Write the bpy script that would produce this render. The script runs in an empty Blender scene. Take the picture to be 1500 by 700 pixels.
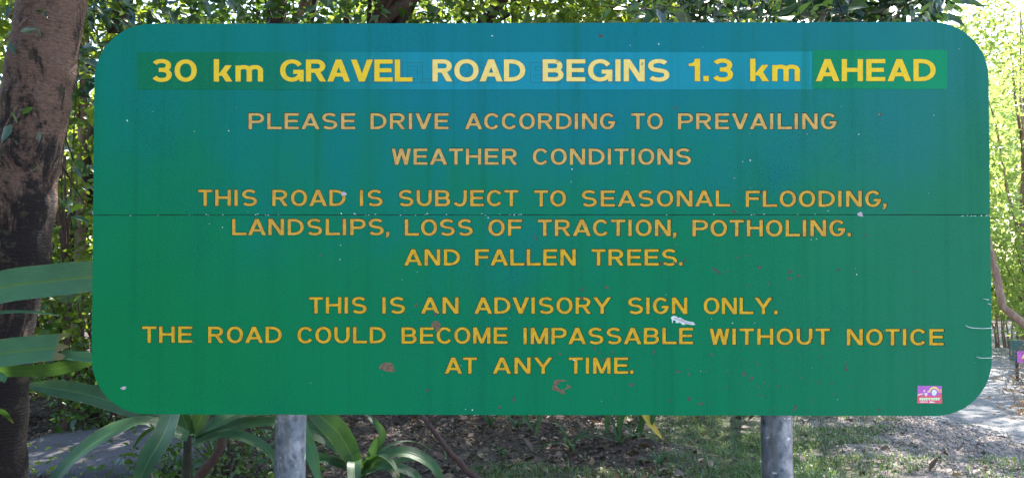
import bpy, math, random
import numpy as np
from mathutils import Vector, Matrix
from mathutils.geometry import delaunay_2d_cdt

# ------------------------------------------------------------------ camera
scene = bpy.context.scene
COL = scene.collection
F_PX, PITCH, CAM_H = 1248.0, math.radians(2.75), 1.45
cam_data = bpy.data.cameras.new('camera')
cam_data.sensor_width = 36
cam_data.lens = F_PX / 1500 * 36
cam_data.clip_start = 0.05
cam_data.clip_end = 1000
cam = bpy.data.objects.new('camera', cam_data)
COL.objects.link(cam)
cam.location = (0, 0, CAM_H)
cam.rotation_euler = (math.pi / 2 + PITCH, 0, 0)
scene.camera = cam

# ------------------------------------------------------------------ sky, sun, exposure
SUN_EL, SUN_AZ = math.radians(50), math.radians(22)      # azimuth from +Y (ahead) towards +X
world = bpy.data.worlds.new('World')
scene.world = world
world.use_nodes = True
wn = world.node_tree
bg = wn.nodes['Background']
sky = wn.nodes.new('ShaderNodeTexSky')
sky.sky_type = 'NISHITA'
sky.sun_disc = False
sky.sun_elevation = SUN_EL
sky.sun_rotation = SUN_AZ
sky.air_density = 1.2
sky.dust_density = 1.0
wn.links.new(sky.outputs[0], bg.inputs[0])
bg.inputs[1].default_value = 0.14
sun_d = bpy.data.lights.new('sun', 'SUN')
sun_d.energy = 5.0
sun_d.angle = math.radians(0.55)
sun_d.color = (1.0, 0.94, 0.86)
sun = bpy.data.objects.new('sun', sun_d)
COL.objects.link(sun)
to_sun = Vector((math.sin(SUN_AZ) * math.cos(SUN_EL), math.cos(SUN_AZ) * math.cos(SUN_EL), math.sin(SUN_EL)))
sun.rotation_euler = to_sun.to_track_quat('Z', 'Y').to_euler()
sun.location = to_sun * 60
scene.view_settings.view_transform = 'Standard'
scene.view_settings.look = 'None'
scene.view_settings.exposure = 2.3
scene.view_settings.gamma = 1
scene.cycles.max_bounces = 8
scene.cycles.transmission_bounces = 4
scene.cycles.use_denoising = True
scene.cycles.sample_clamp_indirect = 8

RNG = np.random.default_rng(7)
random.seed(7)


def ray(px, py):
    d = Vector(((px - 750) / F_PX, 1, (350 - py) / F_PX))
    d.rotate(Matrix.Rotation(PITCH, 3, 'X'))
    return d


def P(px, py, y):
    """point of the place that the photograph shows at px,py when it stands y metres ahead"""
    d = ray(px, py)
    t = y / d.y
    return Vector((d.x * t, y, CAM_H + d.z * t))


# ------------------------------------------------------------------ tagging and linking
def tag(o, label=None, cat=None, group=None, kind=None):
    if label: o['label'] = label
    if cat: o['category'] = cat
    if group: o['group'] = group
    if kind: o['kind'] = kind
    return o


def empty(name, loc, label, cat, group=None):
    o = bpy.data.objects.new(name, None)
    o.empty_display_size = 0.1
    o.location = loc
    COL.objects.link(o)
    return tag(o, label, cat, group)


def link(name, mesh, mat=None, parent=None):
    o = bpy.data.objects.new(name, mesh)
    if mat is not None and len(mesh.materials) == 0:
        mesh.materials.append(mat)
    COL.objects.link(o)
    if parent is not None: o.parent = parent
    return o


def np_mesh(name, verts, faces, smooth=False, tint=None):
    """faces: (n,k) int array, all the same size"""
    verts = np.asarray(verts, dtype=np.float32).reshape(-1, 3)
    faces = np.asarray(faces, dtype=np.int32)
    n, k = faces.shape
    m = bpy.data.meshes.new(name)
    m.vertices.add(len(verts)); m.vertices.foreach_set('co', verts.ravel())
    m.loops.add(n * k); m.loops.foreach_set('vertex_index', faces.ravel())
    m.polygons.add(n)
    m.polygons.foreach_set('loop_start', np.arange(0, n * k, k, dtype=np.int32))
    m.polygons.foreach_set('loop_total', np.full(n, k, dtype=np.int32))
    if smooth: m.polygons.foreach_set('use_smooth', np.ones(n, dtype=bool))
    if tint is not None:
        a = m.attributes.new('tint', 'FLOAT', 'POINT')
        a.data.foreach_set('value', np.asarray(tint, dtype=np.float32))
    m.update(calc_edges=True)
    return m


def py_mesh(name, verts, faces, smooth=False):
    m = bpy.data.meshes.new(name)
    m.from_pydata([tuple(v) for v in verts], [], faces)
    if smooth:
        for p in m.polygons: p.use_smooth = True
    m.update()
    return m


# ------------------------------------------------------------------ materials
class NT:
    def __init__(s, name):
        s.m = bpy.data.materials.new(name); s.m.use_nodes = True
        s.t = s.m.node_tree; s.b = s.t.nodes['Principled BSDF']; s.out = s.t.nodes['Material Output']

    def n(s, kind, **kw):
        nd = s.t.nodes.new('ShaderNode' + kind)
        for k, v in kw.items(): setattr(nd, k, v)
        return nd

    def l(s, a, b): s.t.links.new(a, b)

    def obj(s, scale=(1, 1, 1)):
        c = s.n('TexCoord'); mp = s.n('Mapping')
        mp.inputs['Scale'].default_value = scale
        s.l(c.outputs['Object'], mp.inputs[0]); return mp.outputs[0]

    def noise(s, vec, scale, detail=4, rough=.55, dist=0):
        nd = s.n('TexNoise'); nd.inputs['Scale'].default_value = scale
        nd.inputs['Detail'].default_value = detail; nd.inputs['Roughness'].default_value = rough
        nd.inputs['Distortion'].default_value = dist
        s.l(vec, nd.inputs['Vector']); return nd.outputs['Fac']

    def ramp(s, fac, stops, interp='LINEAR'):
        r = s.n('ValToRGB'); r.color_ramp.interpolation = interp
        el = r.color_ramp.elements
        while len(el) < len(stops): el.new(0.5)
        for e, (p, c) in zip(el, stops):
            e.position = p; e.color = (*c, 1) if len(c) == 3 else c
        s.l(fac, r.inputs[0]); return r.outputs[0]

    def mask(s, fac, a, b):
        r = s.n('MapRange'); r.interpolation_type = 'SMOOTHSTEP'
        r.inputs[1].default_value = a; r.inputs[2].default_value = b
        s.l(fac, r.inputs[0]); return r.outputs[0]

    def math(s, op, a, b=None):
        nd = s.n('Math', operation=op)
        for i, v in enumerate((a, b)):
            if v is None: continue
            if isinstance(v, (int, float)): nd.inputs[i].default_value = v
            else: s.l(v, nd.inputs[i])
        return nd.outputs[0]

    def mix(s, fac, a, b, mode='MIX'):
        nd = s.n('Mix', data_type='RGBA', blend_type=mode)
        for sock, v in ((nd.inputs[0], fac), (nd.inputs[6], a), (nd.inputs[7], b)):
            if isinstance(v, (int, float)): sock.default_value = v
            elif isinstance(v, tuple): sock.default_value = (*v, 1)
            else: s.l(v, sock)
        return nd.outputs[2]

    def bump(s, h, strength=.4, dist=.01):
        nd = s.n('Bump'); nd.inputs['Strength'].default_value = strength
        nd.inputs['Distance'].default_value = dist
        s.l(h, nd.inputs['Height']); s.l(nd.outputs[0], s.b.inputs['Normal'])

    def set(s, color=None, rough=None, spec=None, metal=None):
        for k, v in (('Base Color', color), ('Roughness', rough), ('Specular IOR Level', spec), ('Metallic', metal)):
            if v is None: continue
            if isinstance(v, tuple): s.b.inputs[k].default_value = (*v, 1)
            elif isinstance(v, (int, float)): s.b.inputs[k].default_value = v
            else: s.l(v, s.b.inputs[k])
        return s.m


def leaf_mat(name, cols, trans=(.25, .42, .04), tmix=.45, rough=.38, spec=.5):
    a = NT(name)
    at = a.n('Attribute', attribute_name='tint')
    k = len(cols) - 1
    c = a.ramp(at.outputs['Fac'], [(i / k, cc) for i, cc in enumerate(cols)])
    nz = a.noise(a.obj(), 9, 2)
    c2 = a.mix(a.mask(nz, .35, .7), c, (.6, .75, .5), 'MULTIPLY')
    a.set(c2, rough, spec)
    tr = a.n('BsdfTranslucent')
    tc = a.mix(.55, c, trans)
    a.l(tc, tr.inputs[0])
    mx = a.n('MixShader'); mx.inputs[0].default_value = tmix
    a.l(a.b.outputs[0], mx.inputs[1]); a.l(tr.outputs[0], mx.inputs[2]); a.l(mx.outputs[0], a.out.inputs[0])
    return a.m


M = {}
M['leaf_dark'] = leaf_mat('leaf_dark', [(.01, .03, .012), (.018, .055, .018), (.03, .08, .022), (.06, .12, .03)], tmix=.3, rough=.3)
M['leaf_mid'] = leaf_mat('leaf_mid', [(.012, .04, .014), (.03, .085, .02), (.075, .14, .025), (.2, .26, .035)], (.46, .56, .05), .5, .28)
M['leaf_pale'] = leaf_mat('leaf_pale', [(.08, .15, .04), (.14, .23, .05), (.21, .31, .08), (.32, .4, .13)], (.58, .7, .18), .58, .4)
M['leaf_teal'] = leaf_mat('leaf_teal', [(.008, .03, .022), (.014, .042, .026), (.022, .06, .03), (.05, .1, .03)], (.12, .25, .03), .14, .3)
M['leaf_dry'] = leaf_mat('leaf_dry', [(.12, .07, .05), (.22, .13, .09), (.32, .21, .15), (.26, .14, .09)], (.4, .22, .08), .3, .6)


def bark_mat(name, light, dark, moss, sc=1.0, p=.5, rg=.6, low=0.0):
    a = NT(name)
    v = a.obj((1, 1, .45))
    v2 = a.obj((1, 1, 2.2))
    big = a.noise(v, 5.5 * sc, 8, rg, .5)
    sm = a.noise(v2, 38 * sc, 5, .7)
    if low:      # moss and black lichen creep up from the foot
        sp = a.n('SeparateXYZ'); a.l(a.obj(), sp.inputs[0])
        big = a.math('ADD', big, a.math('MULTIPLY', a.math('SUBTRACT', 2.15, sp.outputs[2]), low))
    c = a.mix(a.mask(sm, .3, .7), tuple(x * .55 for x in light), light)
    c = a.mix(a.mask(big, p - .06, p + .06), c, dark)
    m2 = a.noise(a.obj(), 13 * sc, 5, .65)
    c = a.mix(a.mask(m2, .57, .66), c, moss)
    v3 = a.obj((1, 1, 6))
    rings = a.noise(v3, 12 * sc, 3, .6)
    a.bump(a.math('ADD', sm, a.math('MULTIPLY', rings, .8)), .9, .012)
    return a.set(c, .85, .25)


M['bark_big'] = bark_mat('bark_big', (.17, .098, .07), (.014, .009, .008), (.045, .036, .02), 1.4, .51, .8, .11)
M['bark_thin'] = bark_mat('bark_thin', (.1, .07, .06), (.05, .03, .035), (.06, .06, .03), 2)
M['bark_red'] = bark_mat('bark_red', (.11, .065, .055), (.08, .045, .04), (.08, .07, .04), 2)
M['bark_pale'] = bark_mat('bark_pale', (.42, .28, .22), (.24, .15, .12), (.2, .17, .1), 2)


def soil_mat():
    a = NT('soil')
    v = a.obj()
    n1 = a.noise(v, 22, 8, .75)
    n2 = a.noise(v, 1.1, 4, .6)
    c = a.ramp(n1, [(.3, (.012, .008, .007)), (.45, (.04, .026, .022)), (.6, (.1, .07, .06)), (.75, (.24, .18, .16))])
    gx = a.n('SeparateXYZ'); a.l(v, gx.inputs[0])
    vb = a.obj((.5, 1.6, 1)); n3 = a.noise(vb, 1.3, 6, .7)
    edge = a.math('ADD', gx.outputs[0], a.math('MULTIPLY', n3, 4.2))
    grav = a.mask(edge, 4.2, 5.2)
    gcol = a.ramp(n1, [(.3, (.1, .08, .075)), (.5, (.24, .195, .175)), (.7, (.46, .4, .36))])
    c = a.mix(grav, c, gcol)
    gr = a.math('MULTIPLY', a.mask(a.math('ADD', gx.outputs[0], n2), 1.6, 2.3), a.math('SUBTRACT', 1.0, grav))
    c = a.mix(a.math('MULTIPLY', gr, .6), c, (.05, .085, .03))
    a.bump(n1, .8, .03)
    return a.set(c, .95, .2)


M['soil'] = soil_mat()


def asphalt_mat():
    a = NT('asphalt')
    v = a.obj()
    n1 = a.noise(v, 90, 6, .8)
    n2 = a.noise(v, .9, 4, .6)
    c = a.ramp(n1, [(.3, (.1, .1, .105)), (.5, (.17, .17, .175)), (.7, (.26, .255, .26))])
    c = a.mix(a.mask(n2, .5, .7), c, (.3, .26, .23))
    a.bump(n1, .6, .01)
    return a.set(c, .9, .3)


M['asphalt'] = asphalt_mat()


def simple(name, c, rough=.6, spec=.4, var=.35, scale=20, metal=0.0):
    a = NT(name)
    n = a.noise(a.obj(), scale, 5, .65)
    col = a.mix(a.mask(n, .3, .7), tuple(x * (1 - var) for x in c), c)
    return a.set(col, rough, spec, metal)


def rock_mat():
    a = NT('rock')
    v = a.obj()
    n = a.noise(v, 60, 7, .75); n2 = a.noise(v, 4, 4, .6)
    c = a.ramp(n, [(.3, (.045, .043, .052)), (.7, (.12, .11, .125))])
    c = a.mix(a.mask(n2, .5, .7), c, (.06, .048, .045))
    a.bump(n, .6, .01)
    return a.set(c, .9, .3)


M['rock'] = rock_mat()
M['stalk'] = simple('stalk', (.03, .028, .018), .8, .2, .5, 40)


# the sign's paint: a faded green with the blue sky reflection mixed into its colour
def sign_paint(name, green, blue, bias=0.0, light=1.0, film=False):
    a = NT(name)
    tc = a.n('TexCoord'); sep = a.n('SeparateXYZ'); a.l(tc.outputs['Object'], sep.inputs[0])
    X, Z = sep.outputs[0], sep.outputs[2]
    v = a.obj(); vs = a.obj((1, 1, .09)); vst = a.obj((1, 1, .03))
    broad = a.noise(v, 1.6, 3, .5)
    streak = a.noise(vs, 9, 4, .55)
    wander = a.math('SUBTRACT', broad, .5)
    # painted sky sheen, strongest at the top edge and weaker downwards
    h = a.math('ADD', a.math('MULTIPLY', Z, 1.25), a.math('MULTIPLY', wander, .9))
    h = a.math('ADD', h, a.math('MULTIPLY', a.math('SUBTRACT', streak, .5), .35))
    # the painted sky sheen reaches farthest down in the middle
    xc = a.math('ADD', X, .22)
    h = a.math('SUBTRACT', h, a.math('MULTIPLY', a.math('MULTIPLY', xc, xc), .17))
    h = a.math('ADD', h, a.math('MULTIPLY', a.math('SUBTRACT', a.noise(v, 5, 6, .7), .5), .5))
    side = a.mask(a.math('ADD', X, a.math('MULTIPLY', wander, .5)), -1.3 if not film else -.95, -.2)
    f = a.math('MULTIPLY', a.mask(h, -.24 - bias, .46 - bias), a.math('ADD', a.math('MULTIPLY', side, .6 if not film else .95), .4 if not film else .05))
    low_left = a.math('MULTIPLY', a.mask(a.math('ADD', X, wander), .2, -1.3), a.mask(a.math('ADD', Z, wander), .15, -.45))  # yellower green towards the lower left
    c = a.mix(f, a.mix(a.math('MULTIPLY', low_left, .9), green, (green[0], green[1], green[2] * .6)), blue)
    # right half shifts to a greyer green, brighter on the film
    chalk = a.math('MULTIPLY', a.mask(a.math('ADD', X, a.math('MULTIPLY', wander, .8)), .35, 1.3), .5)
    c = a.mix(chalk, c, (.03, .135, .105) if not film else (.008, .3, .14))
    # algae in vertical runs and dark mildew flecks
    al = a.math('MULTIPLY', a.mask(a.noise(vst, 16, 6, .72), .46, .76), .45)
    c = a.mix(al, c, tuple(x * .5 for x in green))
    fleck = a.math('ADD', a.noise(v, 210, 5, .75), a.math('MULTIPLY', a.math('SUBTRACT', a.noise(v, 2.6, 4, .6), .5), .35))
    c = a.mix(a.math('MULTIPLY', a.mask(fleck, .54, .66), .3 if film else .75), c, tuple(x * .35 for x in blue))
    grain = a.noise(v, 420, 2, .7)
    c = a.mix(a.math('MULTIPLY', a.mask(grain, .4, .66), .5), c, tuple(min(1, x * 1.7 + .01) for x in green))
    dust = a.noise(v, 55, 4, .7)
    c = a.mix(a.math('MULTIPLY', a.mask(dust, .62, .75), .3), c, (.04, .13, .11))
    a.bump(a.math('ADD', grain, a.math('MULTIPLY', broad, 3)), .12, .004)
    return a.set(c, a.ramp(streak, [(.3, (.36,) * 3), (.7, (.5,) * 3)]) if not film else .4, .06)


GREEN = (.001, .15, .064)
BLUE = (.003, .14, .215)  # sky reflection colour that gets mixed into the paint
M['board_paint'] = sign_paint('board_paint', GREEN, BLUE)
M['film'] = sign_paint('film_sheet', (.002, .13, .05), (.01, .235, .36), .04, film=True)  # blue sky sheen put into the film's own colour
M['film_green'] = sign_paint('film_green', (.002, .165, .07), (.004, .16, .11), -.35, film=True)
M['film_edge'] = simple('film_edge', (.01, .09, .11), .5, .3, .3, 60)
M['board_edge'] = simple('board_edge', (.025, .07, .055), .8, .3, .4, 60)
M['groove'] = simple('groove', (.03, .07, .04), .85, .2, .5, 150)


def gold_mat(name, c1, c2, c3):
    a = NT(name)
    v = a.obj()
    n1 = a.noise(v, 55, 5, .7); n2 = a.noise(a.obj((1, 1, .3)), 260, 3, .6)
    c = a.mix(a.mask(n1, .38, .66), c1, c2)
    c = a.mix(a.math('MULTIPLY', a.mask(n2, .5, .72), .5), c, c3)
    c = a.mix(a.math('MULTIPLY', a.mask(a.noise(v, 30, 4, .7), .64, .7), .6), c, (.14, .11, .07))
    a.bump(n2, .3, .002)
    return a.set(c, .6, .1)


M['gold'] = gold_mat('gold_paint', (.66, .38, .025), (.52, .27, .025), (.76, .48, .05))
M['gold_mid'] = gold_mat('gold_paint_worn', (.62, .35, .045), (.5, .25, .045), (.74, .46, .1))
M['gold_pale'] = gold_mat('gold_paint_faded', (.62, .38, .11), (.48, .27, .09), (.74, .5, .19))
M['vinyl'] = gold_mat('yellow_vinyl', (.78, .52, .03), (.72, .47, .03), (.82, .58, .07))
M['vinyl_pale'] = gold_mat('yellow_vinyl_faded', (.82, .62, .2), (.78, .55, .14), (.86, .68, .28))
M['chip'] = simple('bare_board', (.21, .15, .1), .9, .2, .5, 120)
M['chip_dark'] = simple('bare_board_dark', (.12, .11, .09), .9, .2, .5, 120)
M['white_speck'] = simple('white_speck', (.7, .75, .75), .7, .3, .2, 120)
M['lilac'] = simple('lilac_scrap', (.5, .42, .5), .7, .3, .2, 200)


def galv_mat():
    a = NT('galvanised_steel')
    v = a.obj((1, 1, .7))
    n = a.noise(v, 24, 7, .72, .25)
    vo = a.n('TexVoronoi'); vo.inputs['Scale'].default_value = 60
    a.l(v, vo.inputs['Vector'])
    c = a.ramp(n, [(.34, (.035, .048, .07)), (.5, (.09, .115, .16)), (.64, (.28, .32, .4))])
    c = a.mix(a.math('MULTIPLY', a.mask(vo.outputs['Distance'], .2, .6), .35), c, (.22, .27, .36))
    st = a.noise(a.obj((1, 1, .12)), 30, 4, .6)
    c = a.mix(a.math('MULTIPLY', a.mask(st, .56, .68), .6), c, (.1, .1, .1))
    sc_ = a.noise(a.obj((1, 1, 1.6)), 30, 3, .5, .6)
    c = a.mix(a.math('MULTIPLY', a.mask(sc_, .64, .7), .6), c, (.62, .65, .7))
    a.bump(n, .3, .003)
    return a.set(c, a.ramp(n, [(.3, (.5,) * 3), (.7, (.32,) * 3)]), .5, .75)


M['galv'] = galv_mat()


# ------------------------------------------------------------------ lettering: a pen font of our own
class Glyph:
    def __init__(s, sv, sh, e=0.0):
        s.sv, s.sh, s.e, s.p = sv, sh, e, []

    def rect(s, x0, y0, x1, y1):
        e = s.e; s.p.append([(x0 - e, y0 - e), (x1 + e, y0 - e), (x1 + e, y1 + e), (x0 - e, y1 + e)])

    def diag(s, xa, ya, xb, yb, w):
        """slanted bar, left edge from (xa,ya) up to (xb,yb), horizontal width w"""
        e = s.e; k = (xb - xa) / (yb - ya); h = e * math.sqrt(1 + k * k)
        ya2, yb2 = ya - e, yb + e; xa2, xb2 = xa - k * e, xb + k * e
        s.p.append([(xa2 - h, ya2), (xa2 + w + h, ya2), (xb2 + w + h, yb2), (xb2 - h, yb2)])

    def poly(s, pts): s.p.append(pts)

    def stroke(s, pts, closed=False):
        n = len(pts); L, R = [], []
        hv, hh = s.sv / 2 + s.e, s.sh / 2 + s.e
        for i, (x, y) in enumerate(pts):
            if closed: a, b = pts[i - 1], pts[(i + 1) % n]
            else: a, b = pts[max(i - 1, 0)], pts[min(i + 1, n - 1)]
            tx, ty = b[0] - a[0], b[1] - a[1]; d = math.hypot(tx, ty); tx /= d; ty /= d
            ox = oy = 0
            if not closed and i == 0: ox, oy = -tx * s.e, -ty * s.e
            if not closed and i == n - 1: ox, oy = tx * s.e, ty * s.e
            L.append((x + ox - ty * hv, y + oy + tx * hh)); R.append((x + ox + ty * hv, y + oy - tx * hh))
        if not closed: s.p.append(L + R[::-1])
        else:
            h = n // 2
            s.p.append(L[:h + 1] + R[:h + 1][::-1]); s.p.append(L[h:] + [L[0]] + [R[0]] + R[h:][::-1])

    def arc(s, cx, cy, rx, ry, a0, a1, k=2.2, n=None):
        n = n or max(4, int(abs(a1 - a0) / 17))
        out = []
        for i in range(n + 1):
            a = math.radians(a0 + (a1 - a0) * i / n); c, q = math.cos(a), math.sin(a)
            out.append((cx + rx * math.copysign(abs(c) ** (2 / k), c), cy + ry * math.copysign(abs(q) ** (2 / k), q)))
        return out

    def bowl(s, W, y0, y1, flat=.5):
        sv, sh = s.sv, s.sh
        yt, yb = y1 - sh / 2, y0 + sh / 2; ry = (yt - yb) / 2
        rx = min(W - sv - .12, ry * 1.25 + .02)
        xr = W - sv / 2 - rx
        s.stroke([(sv * .3, yb)] + s.arc(xr, (yt + yb) / 2, rx, ry, -90, 90, 2.15, 10) + [(sv * .3, yt)])


BODY_W = dict(A=1.1, B=.95, C=.93, D=1.0, E=.87, F=.87, G=.97, H=.97, I=.24, J=.86, L=.88, M=1.08, N=.96, O=1.0, P=.95,
              R=.95, S=.94, T=.87, U=.95, V=1.03, W=1.2, Y=1.12)
BODY_W.update({'.': .2, ',': .22})
HEAD_W = dict(A=1.06, B=.94, D=1.0, E=.85, G=1.1, H=.95, I=.24, L=.82, N=.95, O=1.13, R=.93, S=.99, V=1.02)
HEAD_W.update({'1': .5, '3': .93, '0': 1.01, '.': .24, 'k': .84, 'm': 1.25})
ROUND = dict(A=(-.08, -.08), V=(-.07, -.07), W=(-.06, -.06), Y=(-.08, -.08), T=(-.04, -.04), O=(-.03, -.03), C=(-.03, 0),
             G=(-.03, 0), S=(-.01, -.01), L=(0, -.06), J=(-.03, 0), P=(0, -.05), F=(0, -.06), D=(0, -.03))


def glyph(ch, W, sv, sh, e=0.0, head=False):
    g = Glyph(sv, sh, e)
    st = lambda: g.rect(0, 0, sv, 1)
    if ch in 'OC0G':
        rx, ry = (W - sv) / 2, (1.02 - sh) / 2
        if ch in 'O0': g.stroke(g.arc(W / 2, .5, rx, ry, 0, 360 - 12, 2.15, 29), True)
        elif ch == 'C': g.stroke(g.arc(W / 2 + .035, .5, rx + .035, ry, 35, 325, 2.15))
        else:
            if head:
                g.stroke(g.arc(W / 2, .5, rx, ry, 32, 338, 2.15))
                g.rect(W * .56, .53 - sh, W, .53); g.rect(W - sv * .8, 0, W, .53 - sh)
            else:
                g.stroke(g.arc(W / 2, .5, rx, ry, 38, 352, 2.15)); g.rect(W * .55, .5 - sh, W, .5)
    elif ch == 'D':
        st(); g.bowl(W, 0, 1)
    elif ch == 'P':
        st(); g.bowl(W, .38, 1)
    elif ch == 'R':
        st(); g.bowl(W * .97, .4, 1); g.diag(W - sv * 1.15, 0, W * .42, .44, sv * 1.15)
    elif ch == 'B':
        st(); g.bowl(W * .95, .5 - sh / 2, 1); g.bowl(W, 0, .5 + sh / 2)
    elif ch in 'EFL':
        st()
        if ch in 'EL': g.rect(sv, 0, W, sh)
        if ch in 'EF': g.rect(sv, 1 - sh, W, 1); g.rect(sv, .51 - sh / 2, W * .93, .51 + sh / 2)
    elif ch == 'H':
        st(); g.rect(W - sv, 0, W, 1); g.rect(sv, .51 - sh / 2, W - sv, .51 + sh / 2)
    elif ch == 'I': st()
    elif ch == 'T': g.rect(0, 1 - sh, W, 1); g.rect(W / 2 - sv / 2, 0, W / 2 + sv / 2, 1 - sh)
    elif ch == 'A':
        w = sv * 1.12; g.diag(0, 0, W / 2 - w / 2, 1, w); g.diag(W - w, 0, W / 2 - w / 2, 1, w)
        g.rect(W * .24, .22, W * .76, .22 + sh * .95)
    elif ch == 'V':
        w = sv * 1.12; g.diag(W / 2 - w / 2, 0, 0, 1, w); g.diag(W / 2 - w / 2, 0, W - w, 1, w)
    elif ch == 'W':
        w = sv * 1.02; q = W / 4
        g.diag(q - w * .45, 0, 0, 1, w); g.diag(q - w * .45, 0, W / 2 - w / 2, 1, w)
        g.diag(3 * q - w * .55, 0, W / 2 - w / 2, 1, w); g.diag(3 * q - w * .55, 0, W - w, 1, w)
    elif ch == 'M':
        st(); g.rect(W - sv, 0, W, 1); w = sv * 1.0
        g.diag(W / 2 - w / 2, .02, 0.02, 1, w); g.diag(W / 2 - w / 2, .02, W - w - .02, 1, w)
    elif ch == 'N':
        st(); g.rect(W - sv, 0, W, 1); w = sv * 1.2; g.diag(W - w, 0, 0, 1, w)
    elif ch == 'Y':
        w = sv * 1.15; g.diag(W / 2 - w / 2, .4, 0, 1, w); g.diag(W / 2 - w / 2, .4, W - w, 1, w)
        g.rect(W / 2 - sv / 2, 0, W / 2 + sv / 2, .46)
    elif ch == 'U':
        rx = (W - sv) / 2; ry = .36
        g.stroke([(sv / 2, 1)] + [(sv / 2, .6)] + g.arc(W / 2, ry + sh / 2, rx, ry, 180, 360, 2.15, 12) + [(W - sv / 2, .6), (W - sv / 2, 1)])
    elif ch == 'J':
        rx = (W - sv) / 2; ry = .3
        g.stroke(g.arc(W / 2 - .02, ry + sh / 2 - .02, rx, ry, 205, 355, 2.1, 9) + [(W - sv / 2, .5), (W - sv / 2, 1)])
    elif ch == 'S':
        rx = (W - sv) / 2; y1, y0 = 1.015 - sh / 2, sh / 2 - .015; m = (y1 + y0) / 2; ry = (y1 - m) / 2
        up = g.arc(W / 2, m + ry, rx * .95, ry, 28, 236, 2.15, 13); lo = g.arc(W / 2, m - ry, rx, ry, 56, -152, 2.15, 13)
        g.stroke(up + lo)
    elif ch == '3':
        rx = (W - sv) / 2; y1, y0 = 1.03 - sh / 2, sh / 2 - .02; m = .53; ru = (y1 - m) / 2; rl = (m - y0) / 2
        g.stroke(g.arc(W / 2 - .01, m + ru, rx * .93, ru, 158, -84, 2.15, 14) + [(W * .36, m)])
        g.stroke([(W * .36, m)] + g.arc(W / 2, m - rl, rx, rl, 84, -158, 2.15, 14))
    elif ch == '1':
        g.rect(W - sv, 0, W, 1.02)
        g.poly([(-e, .69 - e), (W - sv * .5, .69 - e), (W - sv * .5, 1.02 + e), (W - sv * 1.0 - e, 1.02 + e), (W - sv * 1.15, .88), (W * .3, .82 + e), (-e, .80 + e)])
    elif ch == '.': g.rect(0, 0, W, sv)
    elif ch == ',':
        g.rect(.02, 0, W, .2); g.poly([(.06 - e, -.02), (W + e, .02), (W - .04 + e, -.06), (.05, -.16 - e), (-.02 - e, -.1)])
    elif ch == 'k':
        g.rect(0, 0, sv, 1.02); w = sv * 1.25
        g.diag(sv * .7, .26, W - w - .02, .74, w); g.diag(W - w, 0, W * .33, .42, w)
    elif ch == 'm':
        g.rect(0, 0, sv, .73); hw = (W - sv) / 2; ry = .17
        for k in (0, 1):
            x0 = sv / 2 + k * hw
            g.stroke(g.arc(x0 + hw / 2, .75 - sh / 2 - ry, hw / 2, ry, 172, 0, 2.3, 9) + [(x0 + hw, .3), (x0 + hw, 0)])
    return g.p


def word_polys(word, x0, x1, yb, yt, e, head=False):
    """polygons in photograph pixels for a word set between x0 and x1, baseline yb, cap line yt (each (left,right) slopes)"""
    Wt = HEAD_W if head else BODY_W
    sv, sh = (.238, .185) if head else (.207, .152)
    cap = yb - yt
    core = word.rstrip('.,')
    tail = word[len(core):] if head is False else ''
    if not tail: core = word
    widths = [Wt[c] for c in core]
    gaps = []
    for a, b in zip(core, core[1:]):
        g = 1.0 + ROUND.get(a, (0, 0))[1] * 4 + ROUND.get(b, (0, 0))[0] * 4
        gaps.append(max(g, .3))
    total = (x1 - x0) / cap
    free = total - sum(widths)
    unit = free / sum(gaps) if gaps else 0
    target = .13 if head else .215
    # share the difference between letter widths and spacing
    sc = 1.0
    if gaps:
        want = sum(gaps) * target
        sc = 1 + (free - want) * .5 / sum(widths)
        unit = (total - sum(widths) * sc) / sum(gaps)
    else: sc = total / widths[0]
    out, x = [], 0.0
    for i, c in enumerate(core):
        w = widths[i] * sc
        out.append((c, x, w)); x += w + (gaps[i] * unit if i < len(gaps) else 0)
    if tail: out.append((tail, x + .13, Wt[tail]))
    res = []
    for c, gx, w in out:
        res.append([[(x0 + (gx + p[0]) * cap, yb - p[1] * cap) for p in poly] for poly in glyph(c, w, sv, sh, e / cap, head)])
    return res      # one list of polygons for each letter


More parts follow.
